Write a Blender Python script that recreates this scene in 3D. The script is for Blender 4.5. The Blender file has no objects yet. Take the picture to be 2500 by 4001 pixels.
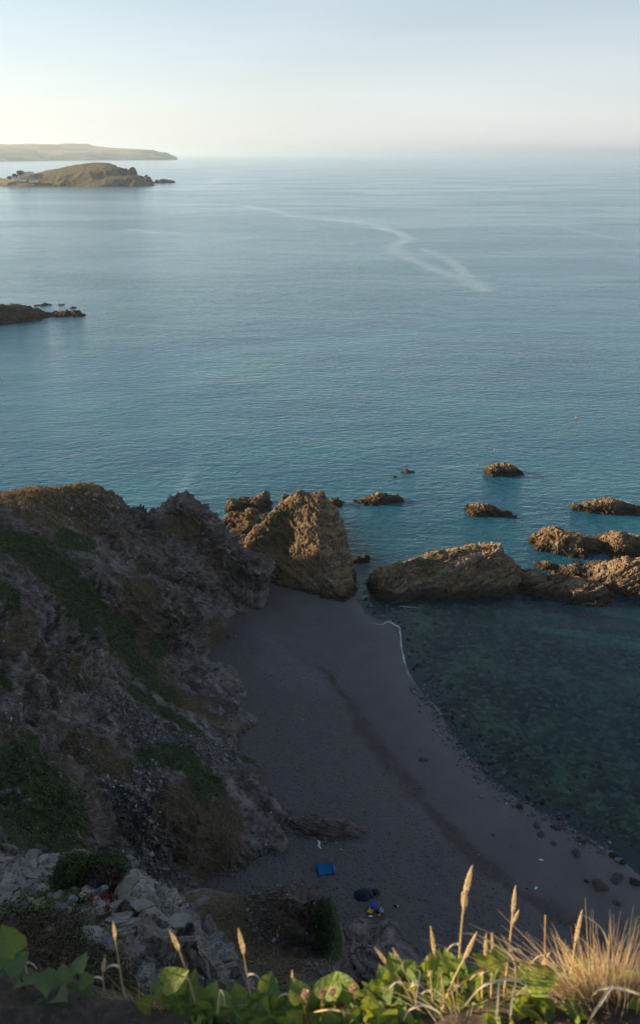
import bpy, math, random
import numpy as np
from mathutils import Vector, Matrix

# ------------------------------------------------------------------ camera, sky, sun, exposure
SC = bpy.context.scene
COL = SC.collection
H = 60.0                                   # the eye stands about 60 m above the sea
PITCH = math.radians(25.85)
FPX = 2890.0

cam_d = bpy.data.cameras.new('camera')
cam = bpy.data.objects.new('camera', cam_d)
COL.objects.link(cam)
cam.location = (0, 0, H)
cam.rotation_euler = (math.radians(90) - PITCH, 0, 0)
cam_d.sensor_fit = 'VERTICAL'
cam_d.sensor_height = 36.0
cam_d.lens = 26.0
cam_d.clip_start = 0.05
cam_d.clip_end = 200000
cam_d.dof.use_dof = True
cam_d.dof.focus_distance = 60
cam_d.dof.aperture_fstop = 6.0
SC.camera = cam

SUN_EL = math.radians(14.0)
SUN_T = 0.32                               # how far the sun stands ahead of the left-hand side
to_sun = Vector((-1, SUN_T, 0)).normalized() * math.cos(SUN_EL) + Vector((0, 0, math.sin(SUN_EL)))

w = bpy.data.worlds.new('World')
SC.world = w
w.use_nodes = True
nt = w.node_tree
bg = nt.nodes['Background']
sky = nt.nodes.new('ShaderNodeTexSky')
sky.sky_type = 'NISHITA'
sky.sun_disc = False
sky.sun_elevation = SUN_EL
sky.sun_rotation = math.atan2(to_sun.x, to_sun.y)
sky.altitude = 60
sky.air_density = 1.0
sky.dust_density = 0.9
sky.ozone_density = 2.0
# a thin, even veil of high cloud: the lower one looks, the more of it the eye passes through
tc = nt.nodes.new('ShaderNodeTexCoord')
def wm(op, a, b=0.0, clamp=False):
    n = nt.nodes.new('ShaderNodeMath'); n.operation = op; n.use_clamp = clamp
    for s_, v in zip(n.inputs, (a, b)):
        if isinstance(v, float): s_.default_value = v
        else: nt.links.new(v, s_)
    return n.outputs[0]
mp = nt.nodes.new('ShaderNodeMapping'); mp.inputs['Scale'].default_value = (1.2, 1.2, 9.0); mp.inputs['Rotation'].default_value = (0.12, 0.1, 0.5)
cn = nt.nodes.new('ShaderNodeTexNoise'); cn.inputs['Scale'].default_value = 1.6; cn.inputs['Detail'].default_value = 5
nt.links.new(tc.outputs['Generated'], mp.inputs[0]); nt.links.new(mp.outputs[0], cn.inputs['Vector'])
sep = nt.nodes.new('ShaderNodeSeparateXYZ'); nt.links.new(tc.outputs['Generated'], sep.inputs[0])
up_ = wm('ADD', wm('MAXIMUM', sep.outputs[2], 0.0), 0.12)
tau = wm('DIVIDE', wm('MULTIPLY', wm('ADD', cn.outputs[0], 0.5), 0.11), up_)
fac = wm('SUBTRACT', 1.0, wm('EXPONENT', wm('MULTIPLY', tau, -1.0)))
vm = nt.nodes.new('ShaderNodeMix'); vm.data_type = 'RGBA'; vm.inputs[7].default_value = (7.5, 7.6, 8.1, 1)
nt.links.new(fac, vm.inputs[0]); nt.links.new(sky.outputs[0], vm.inputs[6]); nt.links.new(vm.outputs[2], bg.inputs[0])
bg.inputs[1].default_value = 0.05

sun_d = bpy.data.lights.new('sun', 'SUN')
sun_d.energy = 5.0
sun_d.angle = math.radians(0.5)
sun_d.color = (1.0, 0.71, 0.40)
sun = bpy.data.objects.new('sun', sun_d)
COL.objects.link(sun)
sun.rotation_euler = to_sun.to_track_quat('Z', 'Y').to_euler()
sun.location = (-200, 0, 150)

SC.view_settings.view_transform = 'Standard'
SC.view_settings.look = 'None'
SC.view_settings.gamma = 1.0
SC.view_settings.exposure = 1.58
SC.view_settings.use_curve_mapping = False
SC.render.engine = 'CYCLES'
SC.cycles.use_denoising = True
SC.cycles.max_bounces = 6
SC.cycles.diffuse_bounces = 2
SC.cycles.glossy_bounces = 2
SC.cycles.transmission_bounces = 3
SC.cycles.transparent_max_bounces = 8
SC.cycles.volume_bounces = 0

random.seed(7)
RNG = np.random.default_rng(7)

# ------------------------------------------------------------------ helpers
CP, SP = math.cos(PITCH), math.sin(PITCH)
def ray(px, py):
    a = (px - 1250) / FPX
    b = (py - 2000.5) / FPX
    return np.array([a, CP - b * SP, -SP - b * CP])
EYE = np.array([0, 0, H])
def A(px, py, Y):                          # point of the survey at a known distance north
    v = ray(px, py); return EYE + v * (Y / v[1])
def Z(px, py, z=0.0):                      # point of the survey at a known height
    v = ray(px, py); return EYE + v * ((z - H) / v[2])
def D(px, py, d):                          # point of the survey at a known depth
    return EYE + ray(px, py) * d

def _hash(i, j, k, seed):
    n = (i.astype(np.uint32) * np.uint32(374761393) + j.astype(np.uint32) * np.uint32(668265263)
         + k.astype(np.uint32) * np.uint32(2147483647 & 1274126177) + np.uint32((seed * 974634541) & 0xffffffff))
    n = (n ^ (n >> np.uint32(13))) * np.uint32(1274126177)
    n = n ^ (n >> np.uint32(16))
    return (n & np.uint32(0xffff)).astype(np.float32) / 32767.5 - 1.0
def noise(P, seed=0):                      # smooth value noise, about -1..1
    P = np.asarray(P, dtype=np.float32)
    f = np.floor(P); t = P - f
    f = f.astype(np.int64)
    t = t * t * t * (t * (t * 6 - 15) + 10)
    i, j, k = f[:, 0], f[:, 1], f[:, 2]
    x, y, z = t[:, 0], t[:, 1], t[:, 2]
    def L(a, b, c): return a + (b - a) * c
    r = []
    for dk in (0, 1):
        a = L(_hash(i, j, k + dk, seed), _hash(i + 1, j, k + dk, seed), x)
        b = L(_hash(i, j + 1, k + dk, seed), _hash(i + 1, j + 1, k + dk, seed), x)
        r.append(L(a, b, y))
    return L(r[0], r[1], z)
def fbm(P, octaves=4, gain=0.5, lac=2.03, seed=0):
    P = np.asarray(P, dtype=np.float32)
    s = np.zeros(len(P), np.float32); a = 1.0
    for o in range(octaves):
        s += a * noise(P, seed + o * 17); P = P * lac + 11.3; a *= gain
    return s
def ridged(P, octaves=4, gain=0.5, lac=2.03, seed=0):
    P = np.asarray(P, dtype=np.float32)
    s = np.zeros(len(P), np.float32); a = 1.0
    for o in range(octaves):
        s += a * (1 - 2 * np.abs(noise(P, seed + o * 17))); P = P * lac + 7.7; a *= gain
    return s
def sstep(a, b, x):
    t = np.clip((x - a) / (b - a), 0, 1); return t * t * (3 - 2 * t)

class Surf:                                # multiquadric surface through survey points
    def __init__(self, pts, c=0.8):
        P = np.array(pts, float)
        self.xy, self.c = P[:, :2], c
        n = len(P)
        d = np.sqrt(((self.xy[:, None] - self.xy[None]) ** 2).sum(-1) + c * c)
        M = np.zeros((n + 3, n + 3)); M[:n, :n] = d + np.eye(n) * 1e-3
        M[:n, n] = 1; M[:n, n + 1:] = self.xy; M[n, :n] = 1; M[n + 1:, :n] = self.xy.T
        self.w = np.linalg.lstsq(M, np.concatenate([P[:, 2], np.zeros(3)]), rcond=None)[0]
    def __call__(self, x, y):
        x = np.asarray(x, float).ravel(); y = np.asarray(y, float).ravel()
        out = np.empty(len(x))
        for s in range(0, len(x), 40000):
            e = slice(s, s + 40000)
            d = np.sqrt((x[e, None] - self.xy[None, :, 0]) ** 2 + (y[e, None] - self.xy[None, :, 1]) ** 2 + self.c ** 2)
            out[e] = d @ self.w[:-3] + self.w[-3] + self.w[-2] * x[e] + self.w[-1] * y[e]
        return out

def link(name, me, mat=None, parent=None):
    o = bpy.data.objects.new(name, me)
    COL.objects.link(o)
    if mat is not None and len(me.materials) == 0: me.materials.append(mat)
    if parent is not None: o.parent = parent
    return o
def quick_mesh(name, V, F, attrs=None, smooth=True):
    """V (n,3), F (m,k) with all faces of one size."""
    V = np.ascontiguousarray(V, np.float32); F = np.ascontiguousarray(F, np.int32)
    me = bpy.data.meshes.new(name)
    me.vertices.add(len(V)); me.vertices.foreach_set('co', V.ravel())
    m, k = F.shape
    me.loops.add(m * k); me.loops.foreach_set('vertex_index', F.ravel())
    me.polygons.add(m)
    me.polygons.foreach_set('loop_start', np.arange(0, m * k, k, dtype=np.int32))
    me.polygons.foreach_set('loop_total', np.full(m, k, np.int32))
    me.polygons.foreach_set('use_smooth', np.full(m, smooth, bool))
    for nme, arr in (attrs or {}).items():
        at = me.attributes.new(nme, 'FLOAT', 'POINT')
        at.data.foreach_set('value', np.ascontiguousarray(arr, np.float32))
    me.update(calc_edges=True); me.validate()
    return me
def py_mesh(name, V, F, smooth=False):
    me = bpy.data.meshes.new(name)
    me.from_pydata([tuple(map(float, v)) for v in V], [], F)
    if smooth: me.polygons.foreach_set('use_smooth', [True] * len(me.polygons))
    me.update()
    return me
def grid_faces(nx, ny):
    i = np.arange(nx * ny).reshape(ny, nx)
    return np.stack([i[:-1, :-1], i[:-1, 1:], i[1:, 1:], i[1:, :-1]], -1).reshape(-1, 4)
def cull(V, F, keep_v, attrs=None):
    F = F[keep_v[F].any(1)]
    used = np.zeros(len(V), bool); used[F.ravel()] = True
    idx = np.cumsum(used) - 1
    at = {k: a[used] for k, a in (attrs or {}).items()}
    return V[used], idx[F], at
def normals_of(X, Y, Zg):
    gy = np.gradient(Zg, Y, axis=0); gx = np.gradient(Zg, X, axis=1)
    n = np.stack([-gx, -gy, np.ones_like(Zg)], -1)
    return n / np.linalg.norm(n, axis=-1, keepdims=True)
def tag(o, label, cat, group=None):
    o['label'] = label; o['category'] = cat
    if group: o['group'] = group
    return o
def empty(name, loc=(0, 0, 0)):
    o = bpy.data.objects.new(name, None); COL.objects.link(o); o.location = loc
    o.empty_display_size = 0.1
    return o
def seg_dist(x, y, poly):                  # distance to a polyline, and its signed side (left of travel > 0)
    best = np.full(len(x), 1e9); sign = np.ones(len(x)); along = np.zeros(len(x)); L0 = 0
    for (ax, ay), (bx, by) in zip(poly[:-1], poly[1:]):
        dx, dy = bx - ax, by - ay; l2 = dx * dx + dy * dy
        t = np.clip(((x - ax) * dx + (y - ay) * dy) / l2, 0, 1)
        d = np.hypot(x - ax - t * dx, y - ay - t * dy)
        m = d < best
        best[m] = d[m]; sign[m] = np.where(dx * (y - ay) - dy * (x - ax) > 0, 1, -1)[m]
        along[m] = (L0 + t * math.sqrt(l2))[m]; L0 += math.sqrt(l2)
    return best, sign, along

# ------------------------------------------------------------------ materials
class NT:
    def __init__(self, name, disp=False):
        self.m = bpy.data.materials.new(name); self.m.use_nodes = True
        self.t = self.m.node_tree; self.n = self.t.nodes
        for x in list(self.n): self.n.remove(x)
        self.out = self.n.new('ShaderNodeOutputMaterial')
        self.pos = self.n.new('ShaderNodeNewGeometry').outputs['Position']
    def l(self, a, b): self.t.links.new(a, b)
    def put(self, sock, v):
        if hasattr(v, 'is_linked') or isinstance(v, bpy.types.NodeSocket): self.l(v, sock)
        else:
            if sock.type == 'RGBA' and len(v) == 3: v = (*v, 1)
            sock.default_value = v
    def map(self, scale=(1, 1, 1), rot=(0, 0, 0), loc=(0, 0, 0), src=None):
        n = self.n.new('ShaderNodeMapping'); self.l(src or self.pos, n.inputs[0])
        n.inputs['Scale'].default_value = scale; n.inputs['Rotation'].default_value = rot; n.inputs['Location'].default_value = loc
        return n.outputs[0]
    def noise(self, vec=None, scale=1, detail=4, rough=0.55, dist=0):
        n = self.n.new('ShaderNodeTexNoise'); self.l(vec or self.pos, n.inputs['Vector'])
        n.inputs['Scale'].default_value = scale; n.inputs['Detail'].default_value = detail
        n.inputs['Roughness'].default_value = rough; n.inputs['Distortion'].default_value = dist
        return n.outputs['Fac']
    def voro(self, vec=None, scale=1, feature='F1', out='Distance', rand=1.0):
        n = self.n.new('ShaderNodeTexVoronoi'); self.l(vec or self.pos, n.inputs['Vector'])
        n.feature = feature; n.inputs['Scale'].default_value = scale; n.inputs['Randomness'].default_value = rand
        return n.outputs[out]
    def attr(self, name):
        n = self.n.new('ShaderNodeAttribute'); n.attribute_name = name; return n.outputs['Fac']
    def rand(self):
        return self.n.new('ShaderNodeNewGeometry').outputs['Random Per Island']
    def objrand(self):
        return self.n.new('ShaderNodeObjectInfo').outputs['Random']
    def math(self, op, a, b=0.0, c=0.0, clamp=False):
        n = self.n.new('ShaderNodeMath'); n.operation = op; n.use_clamp = clamp
        self.put(n.inputs[0], a); self.put(n.inputs[1], b); self.put(n.inputs[2], c)
        return n.outputs[0]
    def rng(self, v, a, b, c=0.0, d=1.0, smooth=True):
        n = self.n.new('ShaderNodeMapRange'); n.interpolation_type = 'SMOOTHSTEP' if smooth else 'LINEAR'
        self.put(n.inputs[0], v)
        for k, x in enumerate((a, b, c, d)): n.inputs[1 + k].default_value = x
        return n.outputs[0]
    def ramp(self, v, stops):
        n = self.n.new('ShaderNodeValToRGB'); self.l(v, n.inputs[0]); e = n.color_ramp.elements
        while len(e) < len(stops): e.new(0.5)
        for x, (p, c) in zip(e, stops): x.position = p; x.color = (*c, 1)
        return n.outputs[0]
    def mix(self, f, a, b, mode='MIX'):
        n = self.n.new('ShaderNodeMix'); n.data_type = 'RGBA'; n.blend_type = mode
        self.put(n.inputs[0], f); self.put(n.inputs[6], a); self.put(n.inputs[7], b)
        return n.outputs[2]
    def bump(self, h, strength=0.5, dist=0.1, normal=None):
        n = self.n.new('ShaderNodeBump'); self.put(n.inputs['Strength'], strength); self.put(n.inputs['Distance'], dist)
        self.put(n.inputs['Height'], h)
        if normal is not None: self.l(normal, n.inputs['Normal'])
        return n.outputs[0]
    def bsdf(self, color, rough=0.8, normal=None, spec=0.3, **kw):
        n = self.n.new('ShaderNodeBsdfPrincipled'); self.put(n.inputs['Base Color'], color); self.put(n.inputs['Roughness'], rough)
        self.put(n.inputs['Specular IOR Level'], spec)
        for k, v in kw.items(): self.put(n.inputs[k], v)
        if normal is not None: self.l(normal, n.inputs['Normal'])
        return n.outputs[0]
    def shader(self, kind, color, rough=None, normal=None):
        n = self.n.new('ShaderNodeBsdf' + kind); self.put(n.inputs['Color'], color)
        if rough is not None: self.put(n.inputs['Roughness'], rough)
        if normal is not None: self.l(normal, n.inputs['Normal'])
        return n.outputs[0]
    def mixs(self, f, a, b):
        n = self.n.new('ShaderNodeMixShader'); self.put(n.inputs[0], f); self.l(a, n.inputs[1]); self.l(b, n.inputs[2]); return n.outputs[0]
    def done(self, s):
        self.l(s, self.out.inputs['Surface']); return self.m

def simple(name, color, rough=0.7, spec=0.3, vary=0.25, scale=20):
    k = NT(name)
    n = k.noise(scale=scale, detail=3)
    c = k.mix(n, tuple(x * (1 - vary) for x in color), tuple(min(1, x * (1 + vary)) for x in color))
    return k.done(k.bsdf(c, rough, k.bump(n, 0.3, 0.3 / scale), spec))

def rock_material(name, dark, mid, pale, rot=(0.0, 0.5, 0.3), size=1.0, pale_at=0.62, veg=False, golden=None, weed=True, relief=1.0, lichen=False):
    """Bedded slate: thin tilted beds, pale broken flakes, joints; moss and dry turf where the veg/dry attributes say."""
    k = NT(name)
    warp = k.noise(scale=0.25 / size, detail=2)
    bed = k.map(scale=(0.28 / size, 0.28 / size, 2.4 / size), rot=rot)
    n1 = k.noise(bed, 1.0, 5, 0.6, 0.6)
    n2 = k.noise(bed, 3.6, 4, 0.6, 0.3)
    n3 = k.noise(scale=1.1 / size, detail=6, rough=0.65)
    big = k.noise(scale=0.16 / size, detail=3)
    v = k.math('ADD', k.math('MULTIPLY', n1, 0.5), k.math('MULTIPLY', n3, 0.5))
    col = k.ramp(v, [(0.30, dark), (0.48, mid), (0.58, tuple(0.55 * a + 0.45 * b for a, b in zip(mid, pale))), (0.72, pale)])
    tn = k.attr('tone')
    col = k.mix(k.math('MULTIPLY', k.math('ABSOLUTE', tn, clamp=True), 0.7), col, k.mix(k.math('GREATER_THAN', tn, 0.0), tuple(0.55 * c for c in dark), tuple(1.05 * c for c in pale)))
    fl = k.map(scale=(1.5 / size, 1.5 / size, 6.0 / size), rot=rot)
    cell = k.voro(fl, 1.3, 'F1', 'Color')
    sep = k.n.new('ShaderNodeSeparateColor'); k.l(cell, sep.inputs[0])
    bits = k.math('MULTIPLY', k.rng(sep.outputs[0], 0.80, 0.92), k.rng(big, 0.42, 0.6))
    col = k.mix(k.math('MULTIPLY', bits, 0.55), col, pale)
    col = k.mix(k.rng(big, 0.38, 0.68), col, k.mix(0.5, col, tuple(c * m for c, m in zip(mid, (1.25, 1.0, 0.75)))))
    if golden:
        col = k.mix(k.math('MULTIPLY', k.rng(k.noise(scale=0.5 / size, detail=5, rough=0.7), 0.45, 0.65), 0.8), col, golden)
    h = k.math('ADD', k.math('MULTIPLY', n1, 1.0), k.math('ADD', k.math('MULTIPLY', n2, 0.45), k.math('MULTIPLY', n3, 0.8)))
    h = k.math('ADD', h, k.math('MULTIPLY', sep.outputs[0], 0.18))
    rough = 0.85
    if lichen:
        ln = k.noise(scale=2.2 / size, detail=5, rough=0.7)
        col = k.mix(k.math('MULTIPLY', k.rng(ln, 0.56, 0.62), 0.8), col, (0.016, 0.015, 0.014))
        col = k.mix(k.math('MULTIPLY', k.rng(k.noise(scale=0.9 / size, detail=4), 0.55, 0.68), 0.35), col, (0.20, 0.16, 0.10))
    if weed:                               # the tide leaves the foot of the rocks dark and wet
        zc = k.n.new('ShaderNodeSeparateXYZ'); k.l(k.pos, zc.inputs[0])
        zz = k.math('ADD', zc.outputs[2], k.math('MULTIPLY', n3, -1.6))
        wet = k.rng(zz, 1.0, -0.3)
        col = k.mix(k.math('MULTIPLY', wet, 0.85), col, (0.022, 0.019, 0.012))
    if veg:
        g = k.attr('veg'); d = k.attr('dry')
        fine = k.noise(scale=5.0 / size, detail=4, rough=0.7)
        mid_n = k.noise(scale=1.2 / size, detail=4)
        edge = k.math('ADD', k.math('MULTIPLY', k.math('SUBTRACT', fine, 0.5), 1.5), k.math('MULTIPLY', k.math('SUBTRACT', mid_n, 0.5), 1.3))
        gm = k.math('MULTIPLY', k.rng(k.math('ADD', g, edge), 0.42, 0.66), 0.92)
        dm = k.math('MULTIPLY', k.rng(k.math('ADD', d, edge), 0.42, 0.72), 0.85)
        dcol = k.ramp(k.math('ADD', k.math('MULTIPLY', fine, 0.6), k.math('MULTIPLY', mid_n, 0.4)),
                      [(0.3, (0.036, 0.029, 0.018)), (0.5, (0.10, 0.078, 0.045)), (0.72, (0.21, 0.165, 0.09))])
        gcol = k.ramp(k.math('ADD', k.math('MULTIPLY', fine, 0.7), k.math('MULTIPLY', mid_n, 0.3)),
                      [(0.3, (0.014, 0.020, 0.008)), (0.5, (0.040, 0.060, 0.020)), (0.7, (0.085, 0.115, 0.038))])
        sc = k.attr('scree')
        chip = k.voro(scale=7.0 / size, out='Color')
        s2 = k.n.new('ShaderNodeSeparateColor'); k.l(chip, s2.inputs[0])
        scol = k.ramp(s2.outputs[0], [(0.0, tuple(0.7 * c for c in mid)), (0.6, tuple(1.1 * c for c in mid)), (1.0, tuple(0.95 * c for c in pale))])
        col = k.mix(k.math('MULTIPLY', k.rng(k.math('ADD', sc, edge), 0.40, 0.8), 0.75), col, scol)
        col = k.mix(dm, col, dcol); col = k.mix(gm, col, gcol)
        soft = k.math('MAXIMUM', gm, dm)
        h = k.math('ADD', k.math('MULTIPLY', h, k.math('SUBTRACT', 1.0, k.math('MULTIPLY', soft, 0.65))), k.math('MULTIPLY', k.math('MULTIPLY', fine, soft), 1.2))
    nrm = k.bump(h, 0.9, 0.35 * size * relief)
    return k.done(k.bsdf(col, rough, nrm, 0.25))
# ------------------------------------------------------------------ the sea cliff (terrain)
W = lambda x, y, z: np.array([x, y, z], float)
FOOT = [Z(1045, 2365, 0.9), Z(960, 2392, 1.2), Z(930, 2480, 1.6), Z(910, 2600, 1.8), Z(940, 2700, 1.9), Z(1000, 2820, 2),
    Z(930, 2885, 2.1), Z(915, 2930, 2.2), Z(970, 2972, 2.1), Z(1015, 3030, 2.1), Z(1060, 3100, 2.1), Z(1115, 3165, 2.1), Z(1100, 3240, 2.1),
    Z(1080, 3315, 2.1), Z(1000, 3320, 2.2), Z(950, 3370, 2.2), Z(800, 3430, 2.3), Z(740, 3490, 2.3)]
def roots(line, out, z):
    r = []
    for k_ in range(len(line)):
        t = line[min(k_ + 1, len(line) - 1)] - line[max(k_ - 1, 0)]
        n_ = np.array([-t[1], t[0]]); n_ /= np.linalg.norm(n_)          # left of travel: the beach side
        r.append(np.array([line[k_][0] + n_[0] * out, line[k_][1] + n_[1] * out, z]))
    return r
ROOTS = roots(FOOT, 1.8, -1.2) + roots(FOOT[::3], 6.0, -4)
PLAT = [Z(1325, 3625, 2.3), Z(1440, 3595, 2.3), Z(1540, 3615, 2.3), Z(1620, 3700, 2.3), Z(1690, 3800, 2.3), Z(1760, 3920, 2.3)]
cliff_pts = [
    # ridge of the headland
    A(0, 1935, 85), A(150, 1908, 87), A(330, 1893, 89), A(480, 1960, 91), A(600, 2000, 92.5), A(700, 2045, 93),
    A(780, 2085, 93.5), A(880, 2120, 93.5), A(960, 2170, 93), A(1005, 2215, 92.2), W(-9.0, 93.6, 5.5), W(-8.0, 93.4, 2.5), W(-8.3, 92.2, 3.6), W(-9.3, 95.5, 3),
    A(640, 1985, 95), A(700, 1955, 95.8), A(780, 1988, 95.3), A(815, 2045, 95),
    W(-48, 102, -4), W(-34, 102, -4), W(-26, 101.5, -4), W(-21, 101, -4), W(-16, 100, -3), W(-10.5, 97.5, -3), 
    # unseen land to the left, its heights shaped to shade the cove and beach
    W(-50, 96, 18), W(-58, 84, 21), W(-60, 92, 22), W(-54, 112, -4), W(-52.5, 106, 0), W(-60, 99, 25), W(-60, 107, 26), W(-60, 113, 26), W(-61, 117, -4), W(-73, 97, 26), W(-90, 80, 26), W(-90, 92, 27), W(-90, 104, 31), W(-90, 114, 33), W(-90, 122, 33), W(-92, 126, -4), W(-140, 75, 34), W(-140, 104, 36), W(-140, 128, 40), W(-140, 140, -4),
    W(-55, 62, 40), W(-90, 45, 60), W(-48, 40, 48), W(-34, 25, 54), W(-22, 14, 58), W(-50, 8, 62), W(-120, 10, 66), W(-24, 6, 59.5), W(-36, 9, 60.5), W(-18, 2, 59),
    W(-14, 5, 59.5), W(-9, 2, 59.2),
    # slope under the ridge, gullies and buttress
    A(100, 2050, 79), A(300, 2050, 83.5), A(480, 2080, 86.5), A(620, 2130, 88.5),
    A(650, 2190, 86), A(790, 2250, 85.5), A(800, 2420, 81.5), A(790, 2520, 78.5), A(650, 2500, 76.8), A(720, 2570, 75),
    A(640, 2330, 79.8), A(835, 2360, 85.5), A(840, 2560, 79.2), A(900, 2330, 89.5), A(880, 2480, 83.5), A(890, 2620, 77),
    A(100, 2200, 74), A(300, 2350, 72.5), A(450, 2500, 70.5), A(600, 2650, 67.5), A(760, 2720, 67.8), A(860, 2780, 67),
    A(560, 2330, 77.5), A(520, 2480, 73.2),
    A(0, 2330, 62), A(150, 2500, 60.5), A(300, 2660, 59.2), A(500, 2790, 58.7), A(700, 2880, 58.4), A(870, 2935, 59.3),
    A(0, 2600, 51), A(150, 2750, 51.5), A(300, 2850, 52), A(450, 2950, 51.5), A(650, 3000, 52), A(800, 3050, 53), A(950, 3080, 54.3),
    A(300, 3000, 48), A(500, 3150, 47), A(700, 3200, 47.6), A(850, 3250, 48), A(980, 3220, 50.6),
    A(550, 3350, 44), A(650, 3430, 43.7), A(430, 3250, 44.5),
    A(0, 2850, 43), A(120, 2950, 42), A(250, 3080, 41), A(330, 3200, 40.2), A(0, 3150, 36.5), A(150, 3250, 36), A(300, 3330, 37), A(420, 3400, 39),
    # foot of the cliff on the sand, and its roots below the sand
] + FOOT + ROOTS + [
    # the nearer spur and its knoll
    A(600, 3500, 27.5), A(850, 3492, 27.3), A(1100, 3487, 27), A(1270, 3500, 26.4), A(1305, 3560, 25.6), A(1310, 3620, 25.1),
    A(1120, 3550, 25.75), A(1250, 3560, 25.6), A(1120, 3690, 24.95), A(1260, 3700, 24.7), A(1110, 3730, 23.75), A(1260, 3740, 23.5),
    A(1000, 3720, 23.5), A(1100, 3770, 22.4), A(1260, 3780, 22.6), A(1340, 3830, 21.8), A(1420, 3900, 20.8),
    A(700, 3600, 24), A(900, 3600, 24.8), A(1020, 3620, 25.0), A(700, 3750, 19), A(900, 3800, 19.6), A(1100, 3900, 18.6), A(1250, 3960, 18),
    A(700, 3900, 15), A(900, 3980, 15), A(500, 3650, 21), A(400, 3500, 27),
    W(-1, 41, -3), W(-4, 41, -3), W(-8, 42, -3), W(-1, 36, -1), W(-5, 37, -1), W(-1.5, 44, -3),
    W(-14.5, 30, 19), W(-15.5, 26, 25), W(-13, 21, 31), W(-20, 28, 27), W(-12, 35.5, 11), W(-6, 33, 4), W(-2, 32.5, 2), W(2.2, 30, -1), W(2.8, 26, 4), W(4.6, 22.5, 8), W(5.2, 19, 14), W(5, 15, 22),
    W(0, 8, 45), W(-4, 9, 44), W(-9, 12, 46), W(3, 8, 40), W(0, 2.5, 54.5), W(-3, 2.5, 54), W(3, 2.5, 53), W(-6, 6, 50),
    W(8, 6, 40), W(7, 10, 31), W(10, 16, 16), W(13, 25, 3), W(25, 12, 10), W(16, 4, 46),
    # slate platform at the foot of the spur
    Z(1500, 3740, 3.6), Z(1400, 3740, 4.6), Z(1600, 3900, 4.6), Z(1420, 3660, 2.9), Z(1560, 3700, 2.9), W(16, 30, -3),
] + PLAT + roots(PLAT, 1.3, 0.8) + roots(PLAT[::2], 4, -3)
cliff_surf = Surf(cliff_pts, 0.9)
xs = np.concatenate([np.arange(-140, -48, 2.5), np.arange(-48, -10, 0.17), np.arange(-10, 6, 0.12), np.arange(6, 17, 0.4)])
ys = np.concatenate([np.arange(-6, 6, 0.5), np.arange(6, 33, 0.12), np.arange(33, 105, 0.16), np.arange(105, 134, 0.6)])
GX, GY = np.meshgrid(xs, ys)
GZ = cliff_surf(GX, GY).reshape(GX.shape)

def strokes(P, items):
    """soft mask round survey capsules: (px, py, Y, r) chains"""
    m = np.zeros(len(P), np.float32)
    for r, chain in items:
        q = [A(*c) for c in chain]
        if len(q) == 1: q = q + [q[0] + 0.01]
        for a, b in zip(q[:-1], q[1:]):
            ab = b - a
            t = np.clip(((P - a) @ ab) / max(ab @ ab, 1e-9), 0, 1)
            d = np.linalg.norm(P - a - t[:, None] * ab, axis=1)
            m = np.maximum(m, np.clip(1 - (d - r * 0.55) / (r * 0.9), 0, 1))
    return m
def bedded(P, nrm, s=1.0, seed=3, want_tone=False):
    """broken slate: beds across the bed normal, each cut into blocks that stand proud or back"""
    n = np.array(nrm, float); n /= np.linalg.norm(n)
    t1 = np.cross(n, [0.2, 1.0, 0.1]); t1 /= np.linalg.norm(t1); t2 = np.cross(n, t1)
    wv = 0.5 * s * fbm(P * (0.35 / s), 3, 0.55, seed=seed + 70)
    out = 0.45 * fbm(P * (0.22 / s), 3, 0.55, 2.1, seed)
    for sc, am in ((1.0, 0.42), (0.42, 0.24)):
        u = (P @ n + wv) / (0.62 * s * sc)
        i = np.floor(u).astype(np.int64); z0 = i * 0
        hi = _hash(i, z0, z0, seed + 3)
        a = (P @ t1 + wv * 1.3) / (2.3 * s * sc) + hi * 9.7; b_ = (P @ t2 - wv) / (1.5 * s * sc) + hi * 5.3
        ja, jb = np.floor(a).astype(np.int64), np.floor(b_).astype(np.int64)
        out = out + am * (0.35 * _hash(i, ja, jb, seed + 4) + 0.80 * hi)
        out = out - am * 0.7 * (np.minimum(u - i, 1) < 0.18)
        if sc == 1.0: tone = 0.3 * _hash(i, ja, jb, seed + 8) + 0.5 * _hash(i, z0, z0, seed + 9)
        else: tone = tone + 0.2 * _hash(i, ja, jb, seed + 8) + 0.35 * _hash(i, z0, z0, seed + 10)
    return (out, tone) if want_tone else out
def terrace(P, nrm, h, seed, strength=0.85, cut=2.4):
    """step the surface along the bed normal: flat bed tops, steep broken risers, offset from joint block to joint block"""
    n = np.array(nrm, float); n /= np.linalg.norm(n)
    t1 = np.cross(n, [0.2, 1.0, 0.1]); t1 /= np.linalg.norm(t1); t2 = np.cross(n, t1)
    wv = fbm(P * (0.30 / h), 3, 0.5, seed=seed + 40)
    ja = np.floor((P @ t1 + 0.9 * h * wv) / (cut * h)).astype(np.int64); jb = np.floor((P @ t2 - 0.8 * h * wv) / (cut * 0.7 * h)).astype(np.int64)
    u = (P @ n + 0.55 * h * wv) / h + 0.45 * _hash(ja, jb, ja * 0, seed)
    f = u - np.floor(u)
    hh_ = h * (0.75 + 0.35 * _hash(np.floor(u).astype(np.int64), ja, jb * 0, seed + 2))
    return P + n[None] * ((sstep(0.50, 0.92, f) - f) * hh_ * strength)[:, None]
P0 = np.stack([GX.ravel(), GY.ravel(), GZ.ravel()], -1)
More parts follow.
